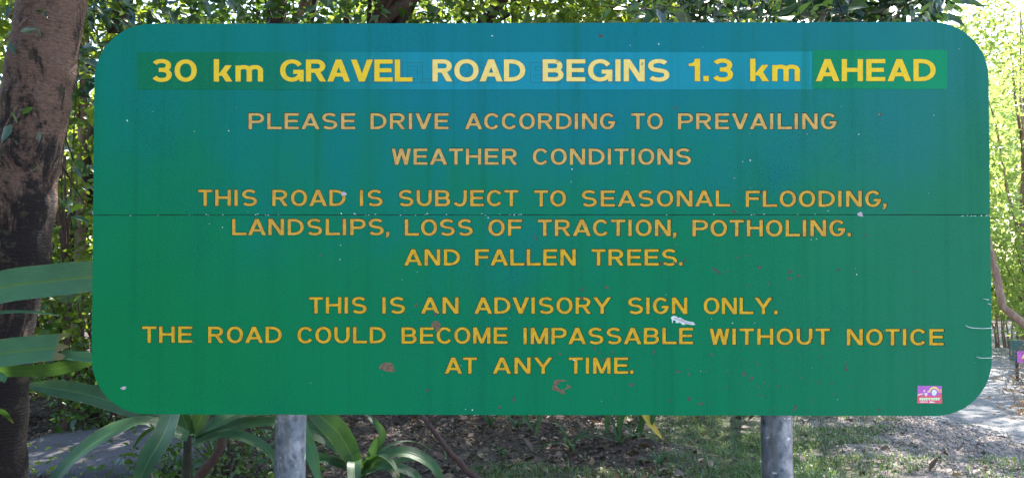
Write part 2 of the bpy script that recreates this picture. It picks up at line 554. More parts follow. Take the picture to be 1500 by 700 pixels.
# every line: baseline and cap line (left end, right end), words with their extents
LINES = [
    ('heading', [('30', 222.2, 288.4), ('km', 313.4, 385.5), ('GRAVEL', 410.5, 604.2), ('ROAD', 633.6, 769.6), ('BEGINS', 795, 980.6),
                 ('1.3', 1008.8, 1073.7), ('km', 1098.8, 1171.5), ('AHEAD', 1194.8, 1370.4)], (120.0, 119.2), (88.0, 87.0)),
    ('gold_pale', [('PLEASE', 364, 520.2), ('DRIVE', 542.6, 657), ('ACCORDING', 681, 901.2), ('TO', 924.7, 971.2), ('PREVAILING', 993.3, 1225.6)], (189.3, 189.3), (166, 166.3)),
    ('gold_pale', [('WEATHER', 573.8, 757.6), ('CONDITIONS', 780.5, 1012.6)], (241.2, 241.4), (217.7, 218)),
    ('gold_mid', [('THIS', 290, 376.2), ('ROAD', 398.7, 506), ('IS', 526.9, 560.5), ('SUBJECT', 583.7, 759.2), ('TO', 782.8, 829.2),
                  ('SEASONAL', 852, 1069.8), ('FLOODING,', 1092.6, 1290.8)], (301.3, 303.4), (277.8, 280)),
    ('gold_mid', [('LANDSLIPS,', 339.8, 562), ('LOSS', 593, 692.5), ('OF', 715.4, 764.8), ('TRACTION,', 787.6, 982.6), ('POTHOLING.', 1014.6, 1238.5)], (344, 347), (320.4, 323)),
    ('gold', [('AND', 592, 673.9), ('FALLEN', 696, 843.4), ('TREES.', 866.6, 992)], (388.6, 389), (365, 365.2)),
    ('gold', [('THIS', 452.5, 537), ('IS', 560, 593.3), ('AN', 616.6, 671.6), ('ADVISORY', 694.8, 895.4), ('SIGN', 920, 1007), ('ONLY.', 1031, 1131.5)], (458.5, 460.3), (434.8, 436.3)),
    ('gold', [('THE', 208, 281.2), ('ROAD', 304.5, 412.6), ('COULD', 435.5, 565), ('BECOME', 588, 743.5), ('IMPASSABLE', 766.8, 1015.5),
              ('WITHOUT', 1039.8, 1216), ('NOTICE', 1241, 1382.8)], (501.6, 506), (477.9, 482.3)),
    ('gold', [('AT', 651.3, 698.4), ('ANY', 721.9, 809.4), ('TIME.', 833.3, 920.2)], (546.8, 547.2), (523.2, 523.6)),
]
SAYS = ['30 km GRAVEL ROAD BEGINS 1.3 km AHEAD', 'PLEASE DRIVE ACCORDING TO PREVAILING', 'WEATHER CONDITIONS', 'THIS ROAD IS SUBJECT TO SEASONAL FLOODING',
        'LANDSLIPS, LOSS OF TRACTION, POTHOLING', 'AND FALLEN TREES', 'THIS IS AN ADVISORY SIGN ONLY', 'THE ROAD COULD BECOME IMPASSABLE WITHOUT NOTICE', 'AT ANY TIME']

# ------------------------------------------------------------------ the sign's place
SIGN_W, SIGN_H, SIGN_T = 2.40, 1.0483, 0.018
SIGN_LOC = Vector((0.0727, 2.27446, 1.6152))
SIGN_ROT = Matrix.Rotation(-0.0103, 3, 'Z') @ Matrix.Rotation(0.000487, 3, 'Y') @ Matrix.Rotation(0.02759, 3, 'X')
SIGN_INV = SIGN_ROT.transposed()
CAM_V = Vector((0, 0, CAM_H))


def on_board(px, py):
    o = SIGN_INV @ (CAM_V - SIGN_LOC); d = SIGN_INV @ ray(px, py)
    t = -o.y / d.y
    return (o.x + d.x * t, o.z + d.z * t)


def board_polys(polys): return [[on_board(x, y) for x, y in p] for p in polys]


def cdt(groups):
    """groups: list of lists of polygons; gives verts, triangles and for each triangle the set of groups that cover it"""
    vs, fs, owner = [], [], []
    for gi, polys in enumerate(groups):
        for p in polys:
            area = sum(p[i - 1][0] * p[i][1] - p[i][0] * p[i - 1][1] for i in range(len(p)))
            if area < 0: p = p[::-1]
            b = len(vs); vs += [Vector(q) for q in p]; fs.append(list(range(b, b + len(p)))); owner.append(gi)
    V, E_, Fc, _, _, of = delaunay_2d_cdt(vs, [], fs, 0, 1e-6)
    tris = [(tuple(f), {owner[k] for k in o}) for f, o in zip(Fc, of) if o]
    return [(v.x, v.y) for v in V], tris


def relief(name, groups, pick, y_top, y_low, wall=True):
    """flat raised piece: triangles chosen by pick at y_top with walls down to y_low (negative y is towards the viewer)"""
    V, T = cdt(groups)
    keep = [t for t, s in T if pick(s)]
    idx, verts, faces = {}, [], []

    def vid(i, y):
        if (i, y) not in idx: idx[(i, y)] = len(verts); verts.append((V[i][0], y, V[i][1]))
        return idx[(i, y)]
    edges = {}
    for t in keep:
        faces.append([vid(i, y_top) for i in t])
        for a, b in zip(t, t[1:] + t[:1]): edges[(a, b)] = edges.get((a, b), 0) + 1
    if wall:
        for (a, b) in edges:
            if (b, a) not in edges: faces.append([vid(a, y_top), vid(a, y_low), vid(b, y_low), vid(b, y_top)])
    return py_mesh(name, verts, faces)


sign = empty('road_warning_sign', SIGN_LOC - Vector((0, -.05, SIGN_H / 2)), 'large green advisory road sign with gold lettering on two steel posts', 'road sign')
sign.location = SIGN_LOC
sign.rotation_euler = SIGN_ROT.to_euler()


def rounded(x0, y0, x1, y1, r, corners):
    out = []
    for cx, cy, a0, on in ((x1 - r, y0 + r, -90, corners[0]), (x1 - r, y1 - r, 0, corners[1]), (x0 + r, y1 - r, 90, corners[2]), (x0 + r, y0 + r, 180, corners[3])):
        if on:
            for i in range(13):
                a = math.radians(a0 + i * 7.5)
                out.append((cx + r * math.cos(a) , cy + r * math.sin(a)))
        else:
            out.append((cx + (r if a0 in (-90, 0) else -r), cy + (r if a0 in (0, 90) else -r)))
    return out


def wobble(poly, amp, seed, step=.03):
    """hand-cut edge: small irregularities along the outline"""
    r = random.Random(seed); out = []
    for i, p in enumerate(poly):
        q = poly[(i + 1) % len(poly)]; L = math.hypot(q[0] - p[0], q[1] - p[1]); n = max(1, int(L / step))
        for k in range(n):
            t = k / n; out.append((p[0] + (q[0] - p[0]) * t + r.uniform(-amp, amp), p[1] + (q[1] - p[1]) * t + r.uniform(-amp, amp)))
    return out


HW, HH = SIGN_W / 2, SIGN_H / 2
SEAM = on_board(750, 315)[1]
yf = 0.0   # front face lies at local y = 0, towards -y is the viewer
groove_lines = [[q for w, a, b in words for g_ in word_polys(w, a, b, yb[0] + (yb[1] - yb[0]) * (a - 200) / 1180, yt[0] + (yt[1] - yt[0]) * (a - 200) / 1180, .8) for q in g_]
                for _, words, yb, yt in LINES[1:]]
gold_lines = [[q for w, a, b in words for q in word_polys(w, a, b, yb[0] + (yb[1] - yb[0]) * (a - 200) / 1180, yt[0] + (yt[1] - yt[0]) * (a - 200) / 1180, 0)]
              for _, words, yb, yt in LINES[1:]]

R_ = .150
upper_out = wobble(rounded(-HW, SEAM + .0011, HW, HH, R_, (0, 1, 1, 0)), .00045, 3)
lower_out = wobble(rounded(-HW, -HH, HW, SEAM - .0009, R_, (1, 0, 0, 1)), .00045, 4)
for nm, outline, gl, lab in (('board_panel', upper_out, groove_lines[:3], 'upper green panel of the sign, bluish and faded'),
                             ('board_panel', lower_out, groove_lines[3:], 'lower green panel of the sign, chipped in places')):
    cuts = board_polys([p for g in gl for p in g])
    V, T = cdt([[outline], cuts])
    verts, faces, mats, idx = [], [], [], {}

    def vid(i, y):
        if (i, y) not in idx: idx[(i, y)] = len(verts); verts.append((V[i][0], y, V[i][1]))
        return idx[(i, y)]
    front, floor = {}, {}
    DEPTH = .0022
    for t, s in T:
        if 1 in s:
            faces.append([vid(i, DEPTH) for i in t]); mats.append(1)
        else:
            faces.append([vid(i, 0.0) for i in t]); mats.append(0)
            for a, b in zip(t, t[1:] + t[:1]): front[(a, b)] = 1
    rim = []
    for (a, b) in front:
        if (b, a) in front: continue
        x, z = V[a]
        rim.append((a, b))
    cutedge = set()
    for t, s in T:
        if 1 in s:
            for a, b in zip(t, t[1:] + t[:1]): cutedge.add((a, b))
    for a, b in rim:
        if (b, a) in cutedge:
            faces.append([vid(a, 0.0), vid(a, DEPTH), vid(b, DEPTH), vid(b, 0.0)]); mats.append(1)
        else:
            faces.append([vid(a, 0.0), vid(a, SIGN_T), vid(b, SIGN_T), vid(b, 0.0)]); mats.append(2)
    n0 = len(verts)
    for x, z in outline: verts.append((x, SIGN_T, z))
    faces.append(list(range(n0, n0 + len(outline)))[::-1]); mats.append(2)
    me = py_mesh(nm, verts, faces)
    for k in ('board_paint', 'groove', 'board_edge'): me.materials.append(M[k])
    for p, mi in zip(me.polygons, mats): p.material_index = mi
    o = link(nm, me, None, sign); o['label'] = lab

# dark backing strip seen in the joint
me = py_mesh('joint_strip', [(-HW + .01, .004, SEAM - .004), (HW - .01, .004, SEAM - .004), (HW - .01, .004, SEAM + .004), (-HW + .01, .004, SEAM + .004),
                             (-HW + .01, .016, SEAM - .004), (HW - .01, .016, SEAM - .004), (HW - .01, .016, SEAM + .004), (-HW + .01, .016, SEAM + .004)],
             [[0, 1, 2, 3], [7, 6, 5, 4], [4, 5, 1, 0], [3, 2, 6, 7], [0, 3, 7, 4], [1, 5, 6, 2]])
for v in me.vertices: v.co.z = SEAM + (v.co.z - SEAM) * .28
link('joint_strip', me, M['board_edge'], sign)

def text_line(lab):
    o = bpy.data.objects.new('text_line', None); o.empty_display_size = .05
    COL.objects.link(o); o.parent = sign; o['label'] = lab
    return o


for (mk, words, yb, yt), letters, say in zip(LINES[1:], gold_lines, SAYS[1:]):
    row = text_line('routed gold line reading ' + say)
    for polys in letters:
        link('letter', relief('letter', [board_polys(polys)], lambda s: True, .0012, .0022), M[mk], row)

# adhesive film strips with vinyl heading
def film_piece(px0, py0, px1, py1, mat, lab, y=-.0005):
    c = [on_board(px0, py1), on_board(px1, py1), on_board(px1, py0), on_board(px0, py0)]
    c = wobble(c, .0004, int(px0), .05)
    me = relief('film_strip', [[c]], lambda s: True, y, 0.0)
    o = link('film_strip', me, mat, sign); o['label'] = lab


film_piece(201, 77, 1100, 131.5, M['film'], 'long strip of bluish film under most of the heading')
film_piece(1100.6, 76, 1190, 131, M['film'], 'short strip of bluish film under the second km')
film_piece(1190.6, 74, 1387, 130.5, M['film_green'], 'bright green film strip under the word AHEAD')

name, words, yb, yt = LINES[0]
for w, a, b in words:
    f0 = (a - 200) / 1180
    c0, c1 = yb[0] + (yb[1] - yb[0]) * f0, yt[0] + (yt[1] - yt[0]) * f0
    row = text_line('yellow vinyl heading word reading ' + w)
    G_, R2 = word_polys(w, a, b, c0, c1, 0, True), word_polys(w, a, b, c0, c1, .5, True)
    for gl_, rm in zip(G_, R2):
        gl_, rm = board_polys(gl_), board_polys(rm)
        link('letter', relief('letter', [gl_], lambda s: True, -.0012, -.0005), M['vinyl_pale'] if w in ('ROAD', 'BEGINS') else M['vinyl'], row)
    rims, golds = [p for q_ in R2 for p in board_polys(q_)], [p for q_ in G_ for p in board_polys(q_)]
    o = link('letter_edges', relief('letter_edges', [rims, golds], lambda s: 1 not in s, -.0007, -.0005), M['film_edge'], row); o['kind'] = 'stuff'
for w, a, b in (('VE', 520, 560), ('EL', 590, 634), ('ROAD', 664, 766), ('BE', 777, 822), ('GINS', 838, 915)):
    g0 = board_polys([p for q_ in word_polys(w, a, b, 121.5, 92, -.25, True) for p in q_]); g1 = board_polys([p for q_ in word_polys(w, a, b, 121.5, 92, .25, True) for p in q_])
    me = relief('old_letter_trace', [g1, g0], lambda s: 1 not in s, -.0006, -.0005, False)
    o = link('old_letter_trace', me, M['film_edge'], sign)
    o['kind'] = 'stuff'


def blob(cx, cy, r, seed, n=22, rough=.3, sx=1.0, sy=1.0):
    q = random.Random(seed); out = []
    ph = [q.uniform(0, 6.28) for _ in range(4)]
    for i in range(n):
        a = 2 * math.pi * i / n
        rr = r * (1 + rough * (.5 * math.sin(2 * a + ph[0]) + .35 * math.sin(3 * a + ph[1]) + .3 * math.sin(5 * a + ph[2])) + q.uniform(-.15, .15) * rough)
        out.append((cx + rr * math.cos(a) * sx, cy + rr * math.sin(a) * sy))
    return out


def chip(name, polys, mat, lab=None, holes=None, kind=None, y=-.0003):
    g = [board_polys(polys)] + ([board_polys(holes)] if holes else [])
    me = relief(name, g, lambda s: 1 not in s, y, 0.0)
    o = link(name, me, mat, sign)
    if lab: o['label'] = lab
    if kind: o['kind'] = kind


chip('paint_chip', [blob(567.5, 537.5, 9, 1, sx=1.1, sy=.85)], M['chip'], 'brown bare patch left of the word AT')
chip('paint_chip', [blob(823, 566, 12, 2, sx=1.15, sy=.85)], M['chip'], 'ring-shaped brown bare patch below TIME', [blob(824, 564, 7, 5, sx=1.2, sy=.8), [(826, 571), (840, 566), (842, 580), (828, 580)]])
chip('paint_chip', [blob(638.5, 475, 6, 8), blob(641, 482, 3.5, 9)], M['chip'], 'brown bare patch above the word BECOME')
q = random.Random(11)
small = [(626, 571), (732, 596), (753, 584), (885, 527), (820, 518), (871, 510), (878, 517), (897, 516), (958, 515), (993, 544), (1048, 357), (1081, 377), (1095, 374), (1112, 392),
         (1053, 399), (1066, 397), (1047, 395), (1158, 398), (1170, 404), (1157, 408), (1096, 418), (1126, 415), (1228, 395), (1340, 398), (782, 346), (786, 350), (988, 361), (989, 385),
         (1003, 381), (888, 421), (853, 424), (852, 437), (806, 488), (638, 460), (968, 343), (1268, 345), (1075, 310), (968, 386), (1026, 591), (1165, 595), (1164, 600), (1111, 566), (1200, 560),
         (1218, 562), (1240, 540), (1043, 519), (1010, 584), (1009, 548), (1090, 548), (1101, 554), (1120, 560), (469, 374), (880, 53), (989, 158), (925, 563), (1288, 599), (1227, 603), (1289, 168), (610, 447)]
polys = [blob(x, y, q.uniform(1.3, 3.0), int(x * 7 + y), 9, .7) for x, y in small]
polys += [blob(q.gauss(1120, 90), q.gauss(560, 30), q.uniform(.6, 1.5), i, 6, .7) for i in range(60) if i % 1 == 0]
polys = [p for p in polys if all(y < 604 for _, y in p)]
chip('small_paint_chips', polys, M['chip_dark'], None, None, 'stuff')
polys = [blob(x, y, q.uniform(.6, 1.1), int(x + y), 7, .5) for x, y in ((721, 53), (186.5, 177), (1258, 197), (1368, 169), (1088, 237), (1099, 235), (1076, 261), (626, 313), (715, 319), (550, 314), (838, 248),
                                                                        (499, 359), (498, 380), (840, 527), (843, 529), (692, 600), (1213, 309), (1188, 351), (682, 599), (841, 527), (1073, 473), (335, 192), (1288, 168), (965, 65),
                                                                        (500, 313), (519, 313), (1196, 350), (1255, 402), (326, 333), (540, 315))]
polys += [blob(q.uniform(1405, 1450), 316 + q.uniform(-.8, .8), q.uniform(.3, .6), i, 6, .5, sx=1.8) for i in range(12)]
polys += [blob(q.uniform(160, 1280), 314.5 + q.uniform(-1.5, 1.2), q.uniform(.3, .55), i, 6, .5, sx=2.2) for i in range(34)]
polys += [blob(q.uniform(160, 1430), q.uniform(60, 590), q.uniform(.25, .55), i, 6, .5) for i in range(50)]
chip('white_specks', polys, M['white_speck'], None, None, 'stuff')
chip('white_specks', [blob(181, 568, 3, 5, sx=1.4, sy=.7), blob(503.5, 284, 3.2, 4, sx=1.1), blob(1260, 314, 5, 6, 12, .6, sy=.5)], M['lilac'], None, None, 'stuff')
s8 = lambda pts: [(960 + x / 11.67, 440 + y / 11.67) for x, y in pts]
chip('scrap', [s8([(262, 300), (285, 270), (325, 262), (365, 275), (385, 300), (425, 290), (480, 325), (520, 345), (600, 362), (655, 372), (665, 385), (640, 392), (690, 405), (650, 420), (560, 405), (505, 395),
                   (505, 415), (450, 412), (445, 392), (400, 365), (398, 385), (345, 382), (350, 345), (300, 330), (298, 382), (285, 382), (280, 320)])],
     M['white_speck'], 'jagged white scrap stuck under the word SIGN', y=-.0009)
chip('scrap_streak', [s8([(300, 292), (350, 285), (385, 312), (440, 310), (520, 358), (630, 378), (640, 400), (540, 390), (450, 365), (380, 335), (330, 315)])], M['lilac'], None, y=-.0013)


# ---- sticker
stk = link('sticker', relief('sticker', [[wobble([on_board(1343.3, 590.2), on_board(1379, 590.6), on_board(1379.2, 565), on_board(1344, 564.6)], .0002, 2, .01)]],
                             lambda s: True, -.0006, 0.0), simple('sticker_purple', (.5, .13, .55), .5, .4, .25, 300), sign)
stk['label'] = 'small purple and red tourist sticker near the lower right corner'


def stick(name, polys, col, y):
    link(name, relief(name, [board_polys(polys)], lambda s: True, y, -.0006), simple(name + '_print', col, .5, .4, .15, 300), stk)


s9 = lambda pts: [(1330 + x / 14, 550 + y / 14) for x, y in pts]
stick('red_ground', [s9([(190, 430), (260, 390), (330, 420), (450, 400), (560, 430), (690, 350), (698, 568), (190, 560)])], (.75, .1, .16), -.0008)
stick('orange_glow', [s9([(600, 280), (690, 270), (690, 340), (620, 350)])], (.85, .3, .3), -.0009)
g = Glyph(34, 34); g.stroke([(530 + 88 * math.cos(math.radians(a)), -318 + 78 * math.sin(math.radians(a))) for a in range(15, 196, 15)])
stick('yellow_arch', [s9([(x, -y) for x, y in p]) for p in g.p], (.9, .7, .2), -.0011)
stick('pale_figure', [s9([(480, 330), (500, 285), (560, 285), (590, 330), (570, 385), (530, 410), (490, 385)])], (.75, .8, .95), -.0013)
stick('yellow_track', [s9([(190, 385), (250, 368), (300, 360), (310, 378), (250, 388), (200, 408)])], (.9, .75, .4), -.0011)
stick('little_figures', [s9([(310, 330), (330, 275), (360, 325)]), s9([(390, 320), (415, 300), (440, 325), (410, 345)]), s9([(330, 350), (400, 350), (390, 400), (360, 420), (340, 400)])], (.9, .65, .7), -.0011)
bars = [s9([(x, 452), (x + 30, 446), (x + 34, 500), (x, 504)]) for x in (235, 278, 322, 366, 420, 474, 518, 562, 606)]
stick('pale_green_print', bars + [s9([(230, 458), (655, 452), (655, 470), (230, 474)])], (.65, .85, .55), -.0011)
stick('white_print', [s9([(x, 522), (x + 22, 520), (x + 22, 545), (x, 548)]) for x in (240, 275, 305, 340, 375)] + [s9([(450, 515), (550, 535), (550, 552), (430, 550)])], (.95, .75, .75), -.0011)


# ------------------------------------------------------------------ tubes and posts
def tube(path, radii, sides=8, caps=True, name='tube', seed=0, rough=0.0, smooth=True):
    r = random.Random(seed)
    path = [Vector(p) for p in path]; verts, faces = [], []
    for i, p in enumerate(path):
        t = (path[min(i + 1, len(path) - 1)] - path[max(i - 1, 0)]).normalized()
        up = Vector((0, 1, 0)) if abs(t.y) < .9 else Vector((1, 0, 0))
        a = t.cross(up).normalized(); b = t.cross(a).normalized()
        rr = radii[i] if isinstance(radii, (list, tuple)) else radii
        for k in range(sides):
            an = 2 * math.pi * k / sides; q_ = rr * (1 + r.uniform(-rough, rough))
            verts.append(p + (a * math.cos(an) + b * math.sin(an)) * q_)
    for i in range(len(path) - 1):
        for k in range(sides):
            k2 = (k + 1) % sides
            faces.append([i * sides + k, i * sides + k2, (i + 1) * sides + k2, (i + 1) * sides + k])
    if caps:
        faces.append(list(range(sides))[::-1]); faces.append([(len(path) - 1) * sides + k for k in range(sides)])
    return verts, faces


def tube_mesh(name, path, radii, sides=8, seed=0, rough=0.0):
    v, f = tube(path, radii, sides, True, name, seed, rough)
    return py_mesh(name, v, f, True)


def joined(name, parts, smooth=True):
    V, Fc = [], []
    for v, f in parts:
        b = len(V); V += list(v); Fc += [[i + b for i in q] for q in f]
    return py_mesh(name, V, Fc, smooth)


def post(px, r, lab):
    bx = on_board(px, 590)[0]
    inv = SIGN_INV
    foot = P(px, 650, SIGN_LOC.y + .095)
    top_local = Vector((bx, SIGN_T + r + .004, HH - .12))
    bottom_world = Vector((foot.x - .0, foot.y, -.35))
    bl = inv @ (bottom_world - SIGN_LOC)
    n = 24; path = [top_local.lerp(bl, i / n) for i in range(n + 1)]
    o = link('post', tube_mesh('post', path, r, 40), M['galv'], sign); o['label'] = lab
    # U-brackets behind the board
    for zz in (.32, -.32):
        z = zz; yb_ = SIGN_T + .0005
        w = r * 1.9
        vs, fs = [], []
        ring = []
        for k in range(9):
            a = math.pi * k / 8
            ring.append((bx + math.cos(a) * (r + .003), SIGN_T + r + .004 + math.sin(a) * (r + .003)))
        ring = [(bx + r + .003, yb_)] + ring + [(bx - r - .003, yb_)]
        for (x, y) in ring:
            cx, cy = bx, SIGN_T + r + .004
            d = math.hypot(x - cx, y - cy); ox, oy = (x - cx) / d * .004, (y - cy) / d * .004
            if y <= yb_ + .0001: oy = 0; ox = math.copysign(.004, x - cx)
            vs += [(x, y, z - .015), (x, y, z + .015), (x + ox, y + oy, z + .015), (x + ox, y + oy, z - .015)]
        for i in range(len(ring) - 1):
            for k in range(4):
                k2 = (k + 1) % 4; fs.append([i * 4 + k, i * 4 + k2, (i + 1) * 4 + k2, (i + 1) * 4 + k])
        fs += [[3, 2, 1, 0], [len(vs) - 4, len(vs) - 3, len(vs) - 2, len(vs) - 1]]
        link('bracket', py_mesh('bracket', vs, fs), M['galv'], o)


post(422.5, .0412, 'left galvanised steel post with bright dents')
post(1141, .0415, 'right galvanised steel post, darker on its left side')

# pale strings caught on the right edge
for pts, lab in (([(1414, 476.5), (1418, 479), (1426, 480.3), (1438, 480.8), (1452.5, 480.2)], 'longer white string caught on the right edge'),
                 ([(1430, 522.5), (1436, 524), (1445, 524), (1452.5, 523.8)], 'shorter white string caught low on the right edge'),
                 ([(1440, 437.5), (1444, 438.5), (1448, 439)], 'tiny white thread on the right edge'), ([(1446, 444.5), (1450, 445.8), (1451, 446)], 'lower tiny white thread on the right edge')):
    path = []
    for i, p in enumerate(pts):
        x, z = on_board(*p); path.append((x, -.0016 - .003 * (i % 2), z))
    o = link('string', tube_mesh('string', path, .0009, 6), M['white_speck'], sign); o['label'] = lab


# ------------------------------------------------------------------ ground, road, rock
def ground_h(x, y):
    road = np.clip((x - 2.6) / 1.2, 0, 1)
    b = .05 * np.sin(x * 1.3 + 1) * np.cos(y * .9) + .03 * np.sin(x * 3.1 + y * 2.3) + .012 * np.sin(x * 9 + y * 4) * np.cos(y * 7 - x * 3)
    left = .35 * np.clip((-x - 2.5) / 3, 0, 1) * np.clip((y - 7.5) / 5, 0, 1)
    far = np.clip((np.hypot(x, y) - 16) / 20, 0, 1)
    return (b * (1 - road) + left) * (1 - far)


def ground():
    xs = np.unique(np.concatenate([np.linspace(-7, 9, 161), np.linspace(-400, -7, 24), np.linspace(9, 400, 24)]))
    ys = np.unique(np.concatenate([np.linspace(-2, 16, 181), np.linspace(-200, -2, 16), np.linspace(16, 500, 28)]))
    X, Y = np.meshgrid(xs, ys)
    Z = ground_h(X, Y)
    n, m = X.shape
    i = np.arange(n * m).reshape(n, m)
    Fq = np.stack([i[:-1, :-1], i[:-1, 1:], i[1:, 1:], i[1:, :-1]], -1).reshape(-1, 4)
    o = link('ground', np_mesh('ground', np.stack([X, Y, Z], -1), Fq, True), M['soil']); o['kind'] = 'structure'


ground()


def road():
    L = [(6.4, -30), (5.9, 0), (5.2, 3.5), (4.6, 7.2), (4.35, 9.1), (4.5, 11), (5.4, 14), (8.2, 19), (13.5, 25.5), (26, 36), (60, 62)]
    R = [(10.5, -30), (9.9, 0), (8.9, 3.5), (7.9, 7.2), (7.5, 9.1), (7.7, 11), (8.8, 13.6), (11.6, 18.2), (16.2, 23), (28, 32), (64, 56)]
    out = []
    for side in (L, R):
        s = []
        for i in range(len(side) - 1):
            for k in range(8):
                t = k / 8; j = (random.random() - .5) * .16
                s.append((side[i][0] + (side[i + 1][0] - side[i][0]) * t + j, side[i][1] + (side[i + 1][1] - side[i][1]) * t))
        out.append(s)
    vs, fs = [], []
    for (a, b) in zip(*out):
        for k in range(9):
            t = k / 8; x, y = a[0] + (b[0] - a[0]) * t, a[1] + (b[1] - a[1]) * t
            vs.append((x, y, float(ground_h(np.array(x), np.array(y))) + .006 + .03 * math.sin(math.pi * t)))
    for i in range(len(out[0]) - 1):
        for k in range(8): fs.append([i * 9 + k, i * 9 + k + 1, (i + 1) * 9 + k + 1, (i + 1) * 9 + k])
    o = link('road', py_mesh('road', vs, fs, True), M['asphalt']); o['kind'] = 'structure'


road()


def rock():
    V, Fc = [], []
    r = random.Random(5)
    a, b = P(60, 660, 6.55), P(225, 612, 7.4)
    cx, cy = (a.x + b.x) / 2, 7.05
    n, m = 26, 9
    for j in range(m):
        t = j / (m - 1)
        s = [1.0, 1.0, .995, .985, .96, .88, .68, .38, 0][j]
        z = [-.25, -.05, .02, .07, .1, .116, .124, .128, .13][j]
        for i in range(n):
            an = 2 * math.pi * i / n
            sup = 2.8
            c, q_ = math.cos(an), math.sin(an)
            x = math.copysign(abs(c) ** (2 / sup), c) * .88 * s * (1 + .05 * math.sin(3 * an + 1)); y = math.copysign(abs(q_) ** (2 / sup), q_) * .75 * s * (1 + .05 * math.sin(2 * an))
            V.append((cx + x + r.uniform(-.01, .01), cy + y + r.uniform(-.01, .01), z + .05 * x + .06 * y + r.uniform(-.004, .004)))
    for j in range(m - 1):
        for i in range(n):
            i2 = (i + 1) % n; Fc.append([j * n + i, j * n + i2, (j + 1) * n + i2, (j + 1) * n + i])
    o = link('flat_rock', py_mesh('flat_rock', V, Fc, True), M['rock'])
    tag(o, 'low flat grey rock lying on the litter beside the big mossy trunk', 'rock')


rock()

# ------------------------------------------------------------------ leaves
LEAF_V = np.array([[0, 0, 0], [-.28, .38, .06], [.28, .38, .06], [0, .45, 0], [-.17, .75, .0], [.17, .75, .0], [0, 1.0, -.12]], dtype=np.float32)
LEAF_F = np.array([[0, 3, 1], [0, 2, 3], [1, 3, 4], [3, 2, 5], [4, 3, 6], [3, 5, 6]], dtype=np.int32)
LEAF_V2 = np.array([[0, 0, 0], [-.3, .45, .05], [.3, .45, .05], [0, 1.0, -.08]], dtype=np.float32)
LEAF_F2 = np.array([[0, 3, 1], [0, 2, 3]], dtype=np.int32)


def leaves_np(pos, size, rng, simple_leaf=False, up=.6, width=1.0, outdir=None):
    """leaf blades at pos with random attitude, blades leaning so that faces look mostly up"""
    n = len(pos)
    nrm = rng.normal(size=(n, 3)) * (1 - up) + np.array([0, 0, 1]) * up
    nrm /= np.linalg.norm(nrm, axis=1, keepdims=True) + 1e-9
    d = rng.normal(size=(n, 3)) * np.array([1, 1, .5]) + (outdir if outdir is not None else 0)
    d[:, 2] -= .25
    d -= (d * nrm).sum(1, keepdims=True) * nrm
    d /= np.linalg.norm(d, axis=1, keepdims=True) + 1e-9
    s = np.cross(d, nrm)
    V0, F0 = (LEAF_V2, LEAF_F2) if simple_leaf else (LEAF_V, LEAF_F)
    sz = (size * np.clip(rng.lognormal(-.2, .38, n), .35, 1.8))[:, None, None]
    w = rng.uniform(.75, 1.2, n)[:, None, None] * width
    verts = pos[:, None, :] + sz * (V0[None, :, 0:1] * w * s[:, None, :] + V0[None, :, 1:2] * d[:, None, :] + V0[None, :, 2:3] * nrm[:, None, :])
    faces = (F0[None] + (np.arange(n) * len(V0))[:, None, None]).reshape(-1, 3)
    tint = np.repeat(np.clip(rng.beta(2, 2.4, n), 0, 1), len(V0))
    return verts.reshape(-1, 3), faces, tint


def crown_pts(center, radii, clusters, per, spread, rng, shell=.55):
    u = rng.normal(size=(clusters, 3)); u /= np.linalg.norm(u, axis=1, keepdims=True)
    r = rng.uniform(shell ** 3, 1, clusters) ** (1 / 3)
    c = np.array(center) + u * r[:, None] * np.array(radii)
    c += rng.normal(size=c.shape) * .08 * np.array(radii)
    pp = np.repeat(c, per, 0)
    off = rng.normal(size=pp.shape) * spread * np.array([1, 1, .6])
    od = off / (np.linalg.norm(off, axis=1, keepdims=True) + 1e-6)
    return c, pp + off, od


def tree(name, lab, cat, base, top, r0, r1, crown_c, crown_r, clusters, per, leaf, mat, bark, seed, spread=.35, group=None, simple_leaf=False, path=None, limbs=9, up=.5, width=1.0):
    rng = np.random.default_rng(seed)
    base = Vector(base)
    t = empty(name, base, lab, cat, group)
    top = Vector(top) - base
    if path is None:
        k = 8; b = Vector((rng.normal() * .12, rng.normal() * .12, 0))
        pth = [top * (i / k) + b * math.sin(math.pi * i / k) for i in range(k + 1)]
        pth[0].z -= .15
    else: pth = [Vector(p) - base for p in path]
    n = len(pth)
    rad = [r0 + (r1 - r0) * i / (n - 1) for i in range(n)]; rad[0] *= 1.25
    parts = [tube(pth, rad, 14 if r0 > .1 else 8, True, seed=seed, rough=.04)]
    cc = Vector(crown_c) - base
    C, pts, od = crown_pts(cc, crown_r, clusters, per, spread, rng)
    for i in rng.choice(clusters, min(limbs, clusters), replace=False):
        e = Vector(C[i]); j = rng.integers(n // 2, n); s = pth[j]
        mid = s.lerp(e, .5) + Vector((0, 0, .12 * (e - s).length))
        rr = r1 * .6
        parts.append(tube([s, s.lerp(mid, .5) + Vector(rng.normal(size=3) * .04), mid, mid.lerp(e, .6), e], [rr, rr * .8, rr * .6, rr * .4, rr * .15], 5))
    link('trunk', joined('trunk', parts), M[bark], t)
    v, f, tn = leaves_np(pts, leaf, rng, simple_leaf, up, width, od * .8)
    link('crown', np_mesh('crown', v, f, False, tn), M[mat], t)
    return t


def dup(root, loc, rotz, scale=1.0, label=None):
    r = root.copy(); COL.objects.link(r); r.location = loc; r.rotation_euler = (0, 0, rotz); r.scale = (scale,) * 3
    if label: r['label'] = label
    for ch in list(root.children):
        c = ch.copy(); COL.objects.link(c); c.parent = r
        for g2 in ch.children:
            d = g2.copy(); COL.objects.link(d); d.parent = c
    return r


